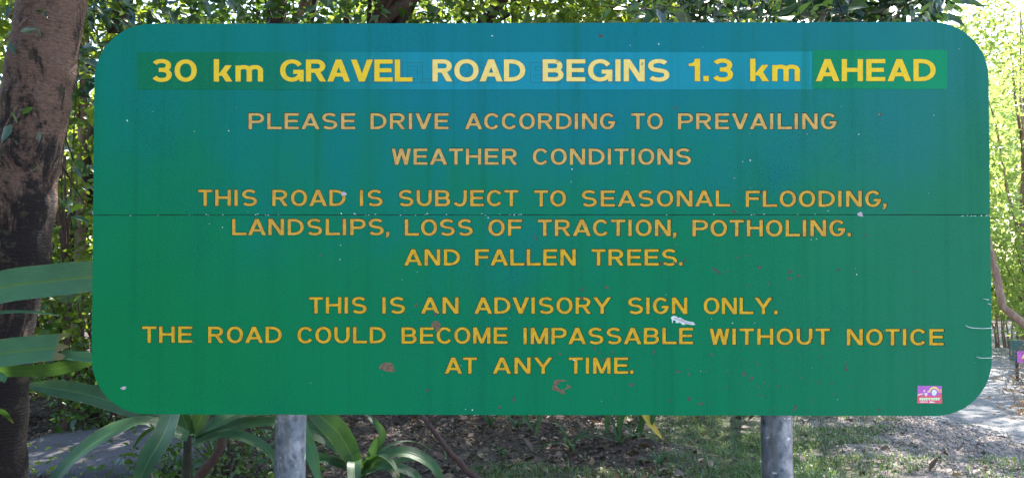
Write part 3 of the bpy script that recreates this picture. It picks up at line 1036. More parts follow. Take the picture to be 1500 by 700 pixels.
# ---- the big leaning trunk at the left
def big_tree():
    rights = [(0, 122, 32), (100, 108, 13), (150, 99, 5), (230, 85, -6), (300, 76, -14), (380, 69, -20), (460, 48, -34), (540, 40, -40), (620, 34, -44), (700, 34, -44)]
    D = 3.75
    path, rad = [], []
    cen = [(((a + b) / 2), y, (a - b) / 2) for y, a, b in rights]
    foot = P(cen[-1][0], 700, D)
    pts = []
    for c, y, hw in cen[::-1]:
        p = P(c, y, D); pts.append((p, hw * D / F_PX))
    ext = [(Vector((foot.x - .02, D, -.1)), .17), (Vector((foot.x - .01, D, .12)), .14)]
    last, prev = pts[-1][0], pts[-3][0]
    d = (last - prev).normalized()
    up = [(last + d * .5, .118), (last + d * 1.2 + Vector((.02, .1, 0)), .11), (last + d * 2.1 + Vector((0, .2, 0)), .09)]
    allp = ext + pts + up
    # resample smoothly
    fine = []
    for i in range(len(allp) - 1):
        for k in range(5):
            t = k / 5; fine.append((allp[i][0].lerp(allp[i + 1][0], t), allp[i][1] + (allp[i + 1][1] - allp[i][1]) * t))
    fine.append(allp[-1])
    base = Vector((foot.x, D, 0))
    t = empty('mossy_tree', base, 'big leaning tree with mottled pale and dark mossy bark at the sign\'s side', 'tree')
    r = random.Random(3)
    v, f = tube([p - base for p, _ in fine], [q_ * (1 + .03 * math.sin(i * 1.3)) for i, (_, q_) in enumerate(fine)], 28, True, seed=3, rough=.03)
    parts = [(v, f)]
    rng = np.random.default_rng(31)
    topp = fine[-1][0] - base
    cc = topp + Vector((.3, .5, .9))
    C, pts2, od = crown_pts(cc, (1.9, 1.6, .9), 90, 60, .3, rng, .2)
    for i in range(0, 90, 9):
        e = Vector(C[i]); parts.append(tube([topp - Vector((0, 0, .2)), topp.lerp(e, .5) + Vector((0, 0, .15)), e], [.045, .03, .006], 6))
    near, nod, nsz = [], [], []
    for px, py, yy, k in ((118, 120, 4.6, 26), (128, 150, 4.6, 16), (8, 30, 3.5, 12), (36, 6, 3.5, 7), (6, 62, 3.5, 8), (108, 66, 4.2, 26), (125, 92, 4.4, 18), (5, 190, 3.45, 7), (128, 20, 4.0, 22), (180, 14, 4.2, 30), (240, 20, 4.4, 24), (300, 6, 4.4, 24),
                          (110, 240, 4.8, 16), (125, 300, 5.0, 18), (5, 210, 3.4, 5)):
        e = P(px, py, yy) - base
        s0 = min(fine, key=lambda q_: (q_[0] - base - e - Vector((-.1, 0, .25))).length)[0] - base
        parts.append(tube([s0, s0.lerp(e, .5) + Vector((0, 0, .05)), e], [.008, .006, .003], 5))
        nsz.append(np.full(k, .06 if yy < 3.6 else .11))
        near.append(np.array(e)[None] + rng.normal(size=(k, 3)) * np.array([.09, .09, .055])); nod.append(rng.normal(size=(k, 3)) + np.array([.8, 0, -.3]))
    link('trunk', joined('trunk', parts), M['bark_big'], t)
    v, f, tn = leaves_np(np.concatenate(near), np.concatenate(nsz), rng, False, .35, .6, np.concatenate(nod))
    link('foliage', np_mesh('foliage', v, f, False, tn), M['leaf_teal'], t)
    v, f, tn = leaves_np(pts2, .13, rng, False, .5, 1, od)
    link('crown', np_mesh('crown', v, f, False, tn), M['leaf_dark'], t)


big_tree()

# ---- thinner trunks that pass behind the sign
def stem_tree(pix, y, r0, r1, lab, bark, crown, seed, leaf=.1, mat='leaf_mid', n=60, per=60, name='forest_tree', cr=(1.6, 1.4, 1.0)):
    pts = [P(a, b, y + k * .1) for k, (a, b) in enumerate(pix)]
    d = (pts[-1] - pts[-2]).normalized(); pts.append(pts[-1] + d * 1.2 + Vector((0, 0, .3)))
    base = Vector((pts[0].x, pts[0].y, float(ground_h(np.array(pts[0].x), np.array(pts[0].y)))))
    if pts[0].z > base.z - .05: pts = [base - Vector((0, 0, .15))] + pts
    fine = []
    for i in range(len(pts) - 1):
        for k in range(4): fine.append(pts[i].lerp(pts[i + 1], k / 4) + Vector((random.gauss(0, .008), 0, 0)))
    fine.append(pts[-1])
    c = pts[-1] + Vector(crown)
    return tree(name, lab, 'tree', base, pts[-1], r0, r1, c, cr, n, per, leaf, mat, bark, seed, .3, None, False, fine, 8)


stem_tree([(392, 640), (398, 330), (404, 36), (407, -30)], 9.6, (.13), .095, 'slim dark upright trunk rising behind the upper left of the sign', 'bark_thin', (0, .3, 1.0), 41)
stem_tree([(500, 640), (455, 200), (428, 36), (462, -20)], 9.8, .065, .045, 'thin grey sapling trunk leaning right beside the slim dark trunk', 'bark_pale', (.3, .3, .8), 42, n=40)
stem_tree([(430, 500), (500, 110), (552, 36), (615, -12)], 9.4, .1, .07, 'reddish trunk leaning far to the right above the sign', 'bark_red', (.8, .4, .7), 43, n=50)
stem_tree([(640, 520), (690, 60), (712, 30), (742, -10)], 10.0, .1, .065, 'grey trunk slanting right above the middle of the sign', 'bark_thin', (.4, .3, 1.0), 44, n=60)
stem_tree([(112, 600), (116, 420), (119, 260), (124, 60)], 9.5, .07, .05, 'straight pale trunk in the gap between mossy tree and sign', 'bark_pale', (0, .3, 1.5), 45, n=60)
stem_tree([(98, 600), (100, 420), (88, 330)], 8.2, .035, .02, 'crooked thin sapling close behind the mossy tree', 'bark_red', (.2, 0, .6), 46, n=20, cr=(.6, .5, .5))
stem_tree([(1560, 520), (1500, 474), (1470, 450), (1461, 405), (1452, 370), (1425, 320)], 14, .075, .05, 'pinkish sunlit trunk bending beside the road', 'bark_pale', (.5, .6, 1.4), 47, n=70, mat='leaf_pale')
stem_tree([(1500, 500), (1496, 400), (1500, 250)], 17, .08, .06, 'pale straight trunk beyond the bending trunk', 'bark_pale', (.3, .6, 1.6), 48, n=60, mat='leaf_pale')

# ---- canopy and forest trees
# canopy over and beyond the sign (crown low enough to fill the strip above it)
K = 0
def ctree(x, y, h, cr, cz, lab, mat='leaf_mid', leaf=.125, n=100, per=66, r0=.07, spread=.35, bark='bark_thin', seed=None, **kw):
    global K; K += 1
    z = float(ground_h(np.array(x), np.array(y)))
    return tree('rainforest_tree', lab, 'tree', (x, y, z), (x + .2, y + .1, h), r0, r0 * .5, (x + .2, y, cz), cr, n, per, leaf, mat, bark, 100 + K, spread, 'rainforest trees behind the sign', **kw)


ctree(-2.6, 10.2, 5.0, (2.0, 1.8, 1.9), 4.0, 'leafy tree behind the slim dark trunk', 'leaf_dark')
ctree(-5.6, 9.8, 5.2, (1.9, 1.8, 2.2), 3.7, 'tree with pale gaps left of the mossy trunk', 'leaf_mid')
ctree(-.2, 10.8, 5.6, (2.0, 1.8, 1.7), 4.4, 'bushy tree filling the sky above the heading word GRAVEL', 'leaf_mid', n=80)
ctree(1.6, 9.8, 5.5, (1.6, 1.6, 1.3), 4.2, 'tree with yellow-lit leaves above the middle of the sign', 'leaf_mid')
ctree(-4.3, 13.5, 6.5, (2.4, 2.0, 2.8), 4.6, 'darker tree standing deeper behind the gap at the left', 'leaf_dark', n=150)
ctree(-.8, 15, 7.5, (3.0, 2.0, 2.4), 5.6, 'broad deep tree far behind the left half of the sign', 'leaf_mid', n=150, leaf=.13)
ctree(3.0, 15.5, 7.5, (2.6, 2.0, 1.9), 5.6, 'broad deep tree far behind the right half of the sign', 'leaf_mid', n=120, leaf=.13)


# near glossy branch hanging in over the top right
def near_branch():
    rng = np.random.default_rng(77)
    y = 5.0
    base = Vector((2.75, 9.7, 0))
    t = empty('broadleaf_tree', base, 'broad-leaved tree whose dark glossy branches hang over the sign\'s top right', 'tree')
    parts = [tube([Vector((0, 0, -.1)), Vector((-.1, .0, 1.2)), Vector((.05, 0, 2.4)), Vector((-.25, -1.6, 3.4)), Vector((-.4, -3.0, 3.8))], [.075, .06, .05, .045, .03], 12)]
    # hide the trunk behind the sign: it stands inside the sign's outline as seen from the road
    tips, pos, od = [], [], []
    starts = [Vector((-.25, -1.6, 3.4)), Vector((-.4, -3.0, 3.8))]
    spots = [(880, 10), (925, 22), (960, 8), (1000, 25), (1040, 5), (1075, 25), (1110, -5), (1140, 26), (1165, 28), (1180, 8), (1215, 22), (1235, 24), (1250, -2), (1280, 18), (1300, 22), (1330, 12), (1355, 4), (1375, 16), (1392, -2),
             (905, -25), (980, -30), (1060, -30), (1140, -40), (1220, -30), (1290, -20), (1350, -30), (1400, 14), (1408, 3)]
    for i, (px, py) in enumerate(spots):
        e = P(px, py, y + rng.uniform(-.5, .7)) - base
        s = starts[i % 2]
        m = s.lerp(e, .5) + Vector((0, 0, .22))
        parts.append(tube([s, m, m.lerp(e, .6) + Vector((0, 0, .03)), e], [.014, .01, .006, .003], 5))
        k = 34
        tt = rng.uniform(0, 1, k)
        q_ = np.array([m.lerp(e, .25 + .75 * float(a)) for a in tt]) + rng.normal(size=(k, 3)) * .05
        pos.append(q_); dd = np.array((e - m).normalized())[None] + rng.normal(size=(k, 3)) * .6; od.append(dd)
    link('trunk', joined('trunk', parts), M['bark_thin'], t)
    v, f, tn = leaves_np(np.concatenate(pos), .15, rng, False, .3, .62, np.concatenate(od) * 1.5)
    link('crown', np_mesh('crown', v, f, False, tn), M['leaf_teal'], t)


near_branch()

# crowns added above the view to shade the ground and the sign
for i, (x, y, z, lab) in enumerate([(-3.5, 7.8, 7.0, 'tall tree whose added unseen crown shades the left of the clearing'), (-.8, 8.4, 7.2, 'tall tree whose added unseen crown shades the ground behind the sign'),
                                    (1.9, 12.8, 8.2, 'tall tree whose added unseen crown shades the grass'), (5.6, 17, 8.5, 'tall tree with added unseen crown over the bend of the road'),
                                    (5.0, 12.9, 8.0, 'tall tree whose added unseen crown shades the gravel shoulder'),
                                    (7.5, 15.2, 8.4, 'tall tree whose added unseen crown throws stripes of shade over the road'),
                                    (9.4, 12.3, 7.5, 'tall tree arching over the road from its far side')]):
    rr = 2.6 if i < 3 else 2.2
    n = (60, 62, 62, 46, 66, 74, 50)[i]
    bx_, by_ = ((-6.1, 11.2), (-3.6, 13.0), (1.9, 12.8), (3.9, 17), (3.3, 13.6), (6.4, 15.0), (10.2, 13.3))[i]
    tree('added_canopy_tree', lab, 'tree', (bx_, by_, 0), (x + .3, y, z - .6), .13, .07, (x + .3, y, z), (rr, rr, 1.2), n, 80, .13, 'leaf_mid', 'bark_thin', 200 + i, .34, 'tall canopy trees', limbs=12)

# sunlit trees across the road at the right
sun_spots = [(9.2, 18.5, 3.3, 2.0), (12.5, 21, 3.8, 2.4), (10.8, 25, 5.0, 2.6), (15.5, 26, 5.2, 3.0), (19.5, 30, 7.0, 3.4), (13.8, 31, 7.2, 3.2), (24, 36, 8, 4.0), (17.8, 38, 8.5, 4.0), (28, 46, 10, 4.5)]
descr = ['pale green tree nearest the sign\'s right edge', 'yellow-green tree just beyond the bend of the road', 'airy tree behind the bend with sky showing through', 'bright tree right of the airy one',
         'tall pale tree beyond the road verge', 'tall tree between two paler crowns', 'distant broad sunlit crown by the road', 'distant tree straight up the road', 'farthest pale crown up the road']
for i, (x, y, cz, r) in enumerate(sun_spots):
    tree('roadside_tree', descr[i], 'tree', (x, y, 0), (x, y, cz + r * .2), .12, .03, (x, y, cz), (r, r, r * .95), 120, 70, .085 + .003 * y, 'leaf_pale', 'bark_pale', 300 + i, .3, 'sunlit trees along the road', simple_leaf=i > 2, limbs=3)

# shrubs and undergrowth
def shrub(x, y, h, r, lab, mat, leaf, seed, n=34, per=38, name='forest_shrub', group='undergrowth shrubs', up=.5, width=1.0, z=None):
    rng = np.random.default_rng(seed)
    z = float(ground_h(np.array(x), np.array(y))) if z is None else z
    t = empty(name, (x, y, z), lab, 'shrub', group)
    C, pts, od = crown_pts((0, 0, h * .55), (r, r, h * .5), n, per, .16, rng, .2)
    pts[:, 2] = np.maximum(pts[:, 2], .02)
    parts = [tube([Vector((0, 0, -.05)), Vector(C[i]) * .5 + Vector((0, 0, .05)), Vector(C[i])], [.014, .01, .004], 5) for i in range(0, n, 3)]
    link('stems', joined('stems', parts), M['bark_thin'], t)
    v, f, tn = leaves_np(pts, leaf, rng, False, up, width, od)
    link('foliage', np_mesh('foliage', v, f, False, tn), M[mat], t)
    return t


shr = [(-4.2, 8.6, 2.4, 1.0, 'tall shrub directly behind the mossy trunk', 'leaf_mid', .09), (-5.4, 8.2, 2.2, .9, 'shrub left of the mossy trunk', 'leaf_dark', .09),
       (-4.9, 10.6, 3.0, 1.2, 'high dark shrub in the gap left of the sign', 'leaf_dark', .1), (-3.2, 9.8, 2.4, 1.1, 'shrub hidden mostly by the sign\'s left end', 'leaf_mid', .1),
       (-1.2, 10.8, 2.2, 1.1, 'low shrub on the litter behind the left post', 'leaf_dark', .1), (.9, 11.4, 2.2, 1.1, 'shrub behind the middle of the sign', 'leaf_dark', .1),
       (2.8, 12.6, 2.2, 1.0, 'shrub at the rim of the grass', 'leaf_mid', .1), (-6.8, 11.5, 3.4, 1.4, 'large shrub at the forest edge on the left', 'leaf_mid', .11),
       (-3.75, 7.9, .75, .42, 'small shiny shrub behind the flat rock', 'leaf_dark', .07), (-4.6, 9.2, 1.1, .7, 'low glossy shrub between the trunk and the sign edge', 'leaf_mid', .08)]
for i, (x, y, h, r, lab, mat, lf) in enumerate(shr):
    shrub(x, y, h, r, lab, mat, lf, 400 + i, n=60 if r > .8 else 30)
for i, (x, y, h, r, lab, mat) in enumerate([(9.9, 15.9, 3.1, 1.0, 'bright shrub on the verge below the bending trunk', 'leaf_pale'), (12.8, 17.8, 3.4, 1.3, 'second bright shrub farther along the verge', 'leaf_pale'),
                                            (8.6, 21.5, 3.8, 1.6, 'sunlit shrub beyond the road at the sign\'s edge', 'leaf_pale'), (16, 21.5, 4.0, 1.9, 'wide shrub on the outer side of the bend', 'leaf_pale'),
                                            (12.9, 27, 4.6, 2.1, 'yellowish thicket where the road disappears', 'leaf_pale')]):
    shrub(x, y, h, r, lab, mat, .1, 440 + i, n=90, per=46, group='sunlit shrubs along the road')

for i, (px, py, y, h, r, lab, mat) in enumerate([(345, 700, 5.4, .32, .3, 'dark weed under the lily between rock and post', 'leaf_dark'), (270, 720, 5.2, .3, .25, 'small dark weed at the foot of the dark lily', 'leaf_dark'),
                                                 (400, 690, 6.2, .35, .3, 'low weed just left of the left post', 'leaf_dark'), (55, 690, 6.0, .14, .12, 'tiny yellowish weed beside the mossy trunk', 'leaf_mid')]):
    b = P(px, py, y)
    shrub(b.x, y, h, r, lab, mat, .05, 480 + i, n=14, per=12, name='ground_weed', group='weeds on the forest floor')

shrub(P(330, 690, 5.9).x, 5.9, .55, .5, 'dark tangled shrub filling the gap behind the left post', 'leaf_dark', .055, 495, n=50, per=20, name='ground_weed', group='weeds on the forest floor')
shrub(P(250, 690, 6.1).x, 6.0, .3, .22, 'low dark weed at the right end of the flat rock', 'leaf_dark', .05, 496, n=24, per=16, name='ground_weed', group='weeds on the forest floor')

# dry brown bush at the road's right side
shrub(P(1500, 540, 10).x + .2, 10.2, .55, .22, 'dry orange-brown fern bush at the right edge of the road', 'leaf_dry', .06, 460, n=24, per=30, name='dry_bush', group=None, up=.2, width=.35)
shrub(P(1500, 590, 8.6).x + .36, 9.0, .3, .2, 'withered brown clump nearer the camera on the road\'s right side', 'leaf_dry', .055, 461, n=20, per=26, name='dry_bush', group=None, up=.2, width=.5)


# clump of brown canes
def canes():
    rng = np.random.default_rng(5)
    b = P(1472, 508, 18.0); b.z = 0
    t = empty('bamboo_clump', b, 'clump of thin brown canes beside the far end of the road', 'bamboo')
    m = None
    for i in range(11):
        x, y = rng.uniform(-.45, .4), rng.uniform(-.2, .2)
        p = [Vector((x, y, -.05)), Vector((x + rng.normal() * .04, y, .35)), Vector((x + rng.normal() * .12, y, .8))]
        link('cane', tube_mesh('cane', p, [.022, .02, .014], 6), M['bark_pale'], t)
    rng2 = np.random.default_rng(6)
    pos = rng2.normal(size=(500, 3)) * np.array([.4, .25, .16]) + np.array([0, 0, .95])
    v, f, tn = leaves_np(pos, .13, rng2, True, .4, .6)
    link('foliage', np_mesh('foliage', v, f, False, tn), M['leaf_pale'], t)


canes()


# the far wood, one mass beyond the trees
def far_wood():
    rng = np.random.default_rng(9)
    n = 60000
    ang = rng.uniform(-1.25, 1.25, n)
    rad = rng.uniform(36, 60, n)
    keepout = np.abs(ang - .62) < .05
    h = 7 + 2.5 * np.sin(ang * 9) + 1.5 * np.sin(ang * 23 + 1)
    z = rng.uniform(0, 1, n) ** .8 * h * np.where(ang > .38, .42, 1)
    pos = np.stack([np.sin(ang) * rad, np.cos(ang) * rad, z], 1)
    v, f, tn = leaves_np(pos, .62, rng, True, .3, 1.3)
    o = link('far_wood', np_mesh('far_wood', v, f, False, tn), M['leaf_mid'])
    tag(o, 'dense far-off rainforest closing the view', 'forest', None, 'stuff')


far_wood()

# unseen trees added around the camera to darken the sign's reflection and block sky
for i, (x, y, cz, r, lab) in enumerate([(-5.5, -3.5, 4.2, 2.6, 'unseen tree added left of the standpoint'), (-7.5, 1.0, 4.5, 2.6, 'unseen tree added at the left, level with the sign'), (-6.4, -11, 5.2, 3.0, 'tall unseen tree added behind the standpoint'),
                                        (-9.5, -6, 4.6, 3.2, 'unseen tree added farthest left behind the standpoint')]):
    tree('reflection_tree', lab, 'tree', (x, y, 0), (x, y, cz), .16, .07, (x, y, cz), (r, r, r), 90, 50, .2, 'leaf_dark', 'bark_thin', 500 + i, .45, 'forest edge trees around the clearing', simple_leaf=True)


# ------------------------------------------------------------------ strap-leaved lilies
def lily_mat(name, c1, c2, rib, tm=.25):
    a = NT(name)
    uv = a.n('UVMap'); sp = a.n('SeparateXYZ'); a.l(uv.outputs[0], sp.inputs[0])
    u = sp.outputs[0]
    d = a.math('ABSOLUTE', a.math('SUBTRACT', u, .5))
    ribm = a.mask(d, .05, .015)
    lines = a.math('SINE', a.math('MULTIPLY', u, 95))
    nz = a.noise(a.obj(), 7, 4, .6)
    c = a.mix(a.mask(nz, .35, .65), c1, c2)
    c = a.mix(a.math('MULTIPLY', a.mask(lines, .2, 1), .25), c, rib)
    c = a.mix(a.math('MULTIPLY', ribm, .65), c, rib)
    c = a.mix(a.math('MULTIPLY', a.mask(a.noise(a.obj(), 45, 4, .7), .66, .72), .7), c, (.1, .08, .03))
    c = a.mix(a.math('MULTIPLY', a.mask(a.math('ADD', sp.outputs[1], a.math('MULTIPLY', a.math('SUBTRACT', nz, .5), .3)), .9, .98), .85), c, (.14, .09, .03))
    edge = a.math('MULTIPLY', a.mask(d, .44, .5), a.mask(a.noise(a.obj(), 16, 3, .6), .5, .6))
    c = a.mix(a.math('MULTIPLY', edge, .7), c, (.16, .13, .04))
    h = a.math('ADD', a.math('MULTIPLY', lines, .3), a.math('MULTIPLY', ribm, -1.0))
    a.bump(h, .35, .004)
    a.set(c, .42, .3)
    tr = a.n('BsdfTranslucent'); a.l(a.mix(.5, c, (.2, .42, .05)), tr.inputs[0])
    mx = a.n('MixShader'); mx.inputs[0].default_value = tm
    a.l(a.b.outputs[0], mx.inputs[1]); a.l(tr.outputs[0], mx.inputs[2]); a.l(mx.outputs[0], a.out.inputs[0])
    return a.m


M['lily'] = lily_mat('strap_leaf', (.008, .038, .014), (.018, .068, .02), (.06, .13, .03), .16)
M['lily_blue'] = lily_mat('strap_leaf_bluish', (.022, .09, .042), (.036, .12, .055), (.08, .14, .015), .08)
M['lily_yellow'] = lily_mat('strap_leaf_dying', (.35, .3, .04), (.5, .32, .03), (.3, .16, .03))
UPV = Vector((0, 0, 1))


def strap(path, width, face=None, fold=.25, cut=None, n=22, seed=0, wave=.06, taper0=.55):
    """ribbon leaf along a smooth path; face = direction the upper side looks to"""
    r = random.Random(seed)
    pts = [Vector(p) for p in path]

    def cr(t):
        t = min(max(t, 0), .9999) * (len(pts) - 1); i = int(t); u = t - i
        p0, p1, p2, p3 = pts[max(i - 1, 0)], pts[i], pts[i + 1], pts[min(i + 2, len(pts) - 1)]
        return .5 * ((2 * p1) + (p2 - p0) * u + (2 * p0 - 5 * p1 + 4 * p2 - p3) * u * u + (3 * p1 - p0 - 3 * p2 + p3) * u ** 3)
    V, Fc, UV = [], [], []
    ph = r.uniform(0, 6)
    cols = 7
    for i in range(n + 1):
        t = i / n; c = cr(t); d = (cr(min(t + .02, 1)) - cr(max(t - .02, 0))).normalized()
        fdir = Vector(face) if face is not None else UPV
        s = d.cross(fdir)
        if s.length < 1e-3: s = Vector((1, 0, 0))
        s.normalize(); nn = s.cross(d).normalized()
        prof = min(1, taper0 + t * 3 * (1 - taper0)) * (1 - max(0, (t - .55) / .45) ** 1.9) if cut is None else min(1, taper0 + t * 3 * (1 - taper0)) * (1 - .12 * t)
        w = width / 2 * max(prof, .02)
        for k in range(cols):
            q_ = -1 + 2 * k / (cols - 1)
            jag = Vector((0, 0, 0))
            if cut is not None and i == n: jag = d * cut * math.sin(k * 2.4 + 1) + d * r.uniform(-cut, cut) * .5
            V.append(c + s * q_ * w + nn * (abs(q_) * w * fold + (wave * w * math.sin(t * 14 + ph + q_ * 1.5) * abs(q_))) + jag)
            UV.append(((q_ + 1) / 2, t))
    for i in range(n):
        for k in range(cols - 1):
            a = i * cols + k; Fc.append([a, a + 1, a + cols + 1, a + cols])
    m = py_mesh('leaf', V, Fc, True)
    uvl = m.uv_layers.new(name='UVMap')
    for l_ in m.loops: uvl.data[l_.index].uv = UV[l_.vertex_index]
    return m


def lily(loc, lab, leaves, group='strap-leaved lilies', stalk=None, name='strap_leaf_lily'):
    """leaves: list of (world path, width, face, material key, options)"""
    loc = Vector(loc)
    t = empty(name, loc, lab, 'plant', group)
    for i, (path, w, face, mk, op) in enumerate(leaves):
        link('leaf', strap([Vector(p) - loc for p in path], w * (.86 if loc.y > 4 else 1), face, seed=i + int(abs(loc.x) * 100), **op), M[mk], t)
    if stalk:
        link('stem', tube_mesh('stem', [Vector((0, 0, -.06))] + [Vector(p) - loc for p in stalk], [.03] + [.026] * (len(stalk) - 1) + [.02], 10), M['stalk'], t)
    return t


def rosette(heart, n, length, width, seed, droop=.9, base_az=0.0, skip=None, mk='lily', ground_z=0.0):
    r = random.Random(seed); out = []
    for i in range(n):
        az = base_az + i * 2.399 + r.uniform(-.2, .2)
        if skip and skip(az % 6.283): continue
        el = math.radians(r.uniform(25, 75)); L = length * r.uniform(.75, 1.1)
        p = [Vector(heart)]; d = Vector((math.cos(az) * math.cos(el), math.sin(az) * math.cos(el), math.sin(el)))
        for k in range(5):
            p.append(p[-1] + d * L / 5); d = (d + Vector((0, 0, -.32 * droop))).normalized()
            if p[-1].z < ground_z + .02: p[-1].z = ground_z + .02
        out.append((p, width * r.uniform(.8, 1.1), (0, 0, 1), mk, {}))
    return out


def PX(pts, y): return [P(a, b, y + dy) for a, b, dy in pts]


FRONT = (0, -.75, .65)
# the clump at the left whose leaves cross the mossy trunk
hl = P(-130, 520, 2.75)
lv = [
    (PX([(-150, 540, .1), (-70, 450, 0), (0, 422, 0), (70, 412, 0), (135, 406, .0), (185, 408, .02), (235, 420, .05)], 2.62), .108, (0, -1, .35), 'lily_blue', dict(fold=.12, wave=.02, taper0=.8)),
    (PX([(-150, 545, .1), (-60, 525, 0), (0, 518, 0), (50, 512, 0), (92, 508, 0)], 2.62), .098, (0, -1, .45), 'lily_blue', dict(fold=.12, wave=.03, cut=.02, taper0=.8)),
    (PX([(90, 519, .02), (110, 522, .02), (135, 525, .02), (170, 533, .02)], 2.62), .034, (0, -.8, .6), 'lily_blue', dict(fold=.3, taper0=.9)),
    (PX([(-150, 500, .1), (-60, 470, 0), (0, 459, 0), (50, 458, 0), (92, 463, 0)], 2.66), .016, (0, -.6, .8), 'lily_blue', dict(fold=.5, taper0=.9)),
    (PX([(-60, 545, .4), (20, 543, .3), (80, 540, .3), (140, 524, .3), (180, 515, .3)], 2.62), .05, (0, -1, -.6), 'lily', dict(fold=.1, taper0=.9)),
    (PX([(-100, 560, 0), (-40, 545, 0), (0, 552, 0), (7, 560, 0)], 2.6), .03, FRONT, 'lily_blue', dict(taper0=.9)),
]
gl = Vector((hl.x - .1, 2.85, 0))
lily((gl.x, gl.y, 0), 'strap-leaved lily at the left edge whose broad bluish leaves cross the mossy trunk', lv + rosette((gl.x, gl.y + .15, .72), 9, .9, .085, 5, 1.2, 2.2, lambda a: a < 1.3 or a > 5.2),
     stalk=[(gl.x, gl.y, .3), (gl.x + .02, gl.y, .62), (hl.x, hl.y, hl.z)])
# dark drooping leaf lower, from a clump behind the sign
h1 = P(275, 632, 4.4)
lv = [
    (PX([(275, 640, 0), (215, 618, -.1), (170, 630, -.2), (120, 662, -.3), (82, 702, -.4), (60, 745, -.45)], 4.3), .135, (-.3, -.6, .7), 'lily', dict(fold=.22)),
    (PX([(262, 560, .1), (250, 610, -.1), (238, 640, -.25), (215, 680, -.35), (195, 730, -.4)], 4.25), .14, (-.1, -.95, .3), 'lily', dict(fold=.2, taper0=.5)),
    (PX([(276, 632, 0), (245, 622, .0), (215, 610, 0), (190, 596, .0)], 4.4), .05, FRONT, 'lily', {}),
    (PX([(280, 636, 0), (268, 610, 0), (262, 580, 0)], 4.4), .09, (0, -1, .2), 'lily', {}),
    (PX([(284, 636, 0), (296, 608, 0), (312, 575, 0)], 4.4), .1, (0, -1, .2), 'lily', {}),
    (PX([(286, 638, 0), (320, 618, 0), (360, 604, .1), (410, 606, .1)], 4.4), .1, (0, -.6, .8), 'lily', {}),
    (PX([(286, 642, 0), (330, 628, 0), (380, 620, 0), (430, 622, .0), (470, 634, .0)], 4.5), .1, (0, -.5, .85), 'lily', dict(fold=.3)),
    (PX([(286, 648, 0), (330, 638, 0), (365, 644, 0), (392, 660, 0), (412, 690, 0)], 4.4), .08, (.2, -.5, .85), 'lily', dict(fold=.3)),
    (PX([(276, 628, .1), (200, 600, .3), (130, 578, .4), (75, 568, .4), (36, 564, .4)], 4.4), .13, (0, -.8, .5), 'lily', dict(fold=.2)),
]
b1 = Vector((h1.x, h1.y + .02, 0))
lily(b1, 'dark strap-leaved lily between the flat rock and the left steel post', lv + rosette((h1.x, h1.y + .1, h1.z - .05), 7, .6, .07, 8, 1.1, 1.0, lambda a: 3.0 < a < 6.0),
     stalk=[(h1.x, h1.y, .25), (h1.x, h1.y, h1.z - .02)])
h2 = P(531, 690, 4.2)
lv = [
    (PX([(528, 690, 0), (512, 660, 0), (495, 632, 0), (468, 608, 0), (440, 590, 0)], 4.2), .13, (-.3, -.8, .5), 'lily', dict(fold=.15)),
    (PX([(526, 680, 0), (500, 650, 0), (470, 634, 0), (440, 628, .05), (400, 640, .1)], 4.3), .12, (-.2, -.7, .7), 'lily', dict(fold=.15)),
    (PX([(440, 610, -.05), (448, 640, -.1), (459, 670, -.15), (468, 712, -.2)], 4.2), .075, (-.1, -1, .2), 'lily_blue', dict(fold=.2)),
    (PX([(526, 690, 0), (490, 676, 0), (462, 672, 0), (430, 684, .0)], 4.25), .06, FRONT, 'lily', {}),
    (PX([(533, 688, 0), (560, 668, 0), (600, 664, 0), (635, 684, 0), (650, 715, 0)], 4.2), .085, (0, -.5, .85), 'lily', dict(fold=.3)),
    (PX([(533, 690, 0), (555, 674, -.1), (580, 690, -.2), (590, 725, -.3)], 4.2), .07, (.2, -.9, .4), 'lily', dict(fold=.2)),
    (PX([(530, 690, 0), (548, 662, 0), (560, 636, 0), (545, 614, .0), (528, 600, .1)], 4.3), .04, (.3, -.8, .3), 'lily', {}),
    (PX([(528, 690, 0), (520, 676, -.1), (520, 700, -.2), (524, 740, -.3)], 4.15), .075, (0, -1, .3), 'lily', {}),
    (PX([(535, 684, 0), (545, 664, 0), (552, 640, 0)], 4.2), .05, FRONT, 'lily', {}),
    (PX([(534, 692, 0), (570, 684, -.1), (605, 694, -.1), (625, 720, -.1)], 4.1), .06, (0, -.6, .8), 'lily', {}),
    (PX([(534, 694, 0), (580, 676, .1), (618, 672, .1), (650, 690, .1)], 4.4), .05, (0, -.5, .85), 'lily', {}),
]
lily((h2.x, h2.y + .02, 0), 'glossy strap-leaved lily just right of the left steel post', lv + rosette((h2.x, h2.y, h2.z - .03), 4, .45, .05, 12, 1.3, .5), stalk=[(h2.x, h2.y, .2), (h2.x, h2.y, h2.z - .02)])
# plants hanging below the board farther back
h3 = P(915, 560, 7.0)
lv = [(PX([(915, 560, 0), (935, 590, 0), (952, 618, 0), (972, 645, 0)], 7.0), .075, FRONT, 'lily_yellow', dict(fold=.1)),
      (PX([(912, 560, 0), (908, 600, 0), (908, 645, 0)], 7.0), .06, FRONT, 'lily', {}), (PX([(920, 560, 0), (955, 590, 0), (954, 625, 0)], 7.0), .07, FRONT, 'lily', {}),
      (PX([(905, 560, 0), (890, 600, 0), (889, 640, 0)], 7.0), .05, FRONT, 'lily', {}), (PX([(900, 560, 0), (850, 585, 0), (800, 598, .0), (783, 640, 0)], 6.9), .07, FRONT, 'lily', {}),
      (PX([(900, 560, 0), (800, 570, 0), (770, 604, 0), (782, 632, 0)], 7.2), .06, FRONT, 'lily', {}), (PX([(915, 565, 0), (940, 600, 0), (938, 640, 0)], 7.1), .06, FRONT, 'lily', {})]
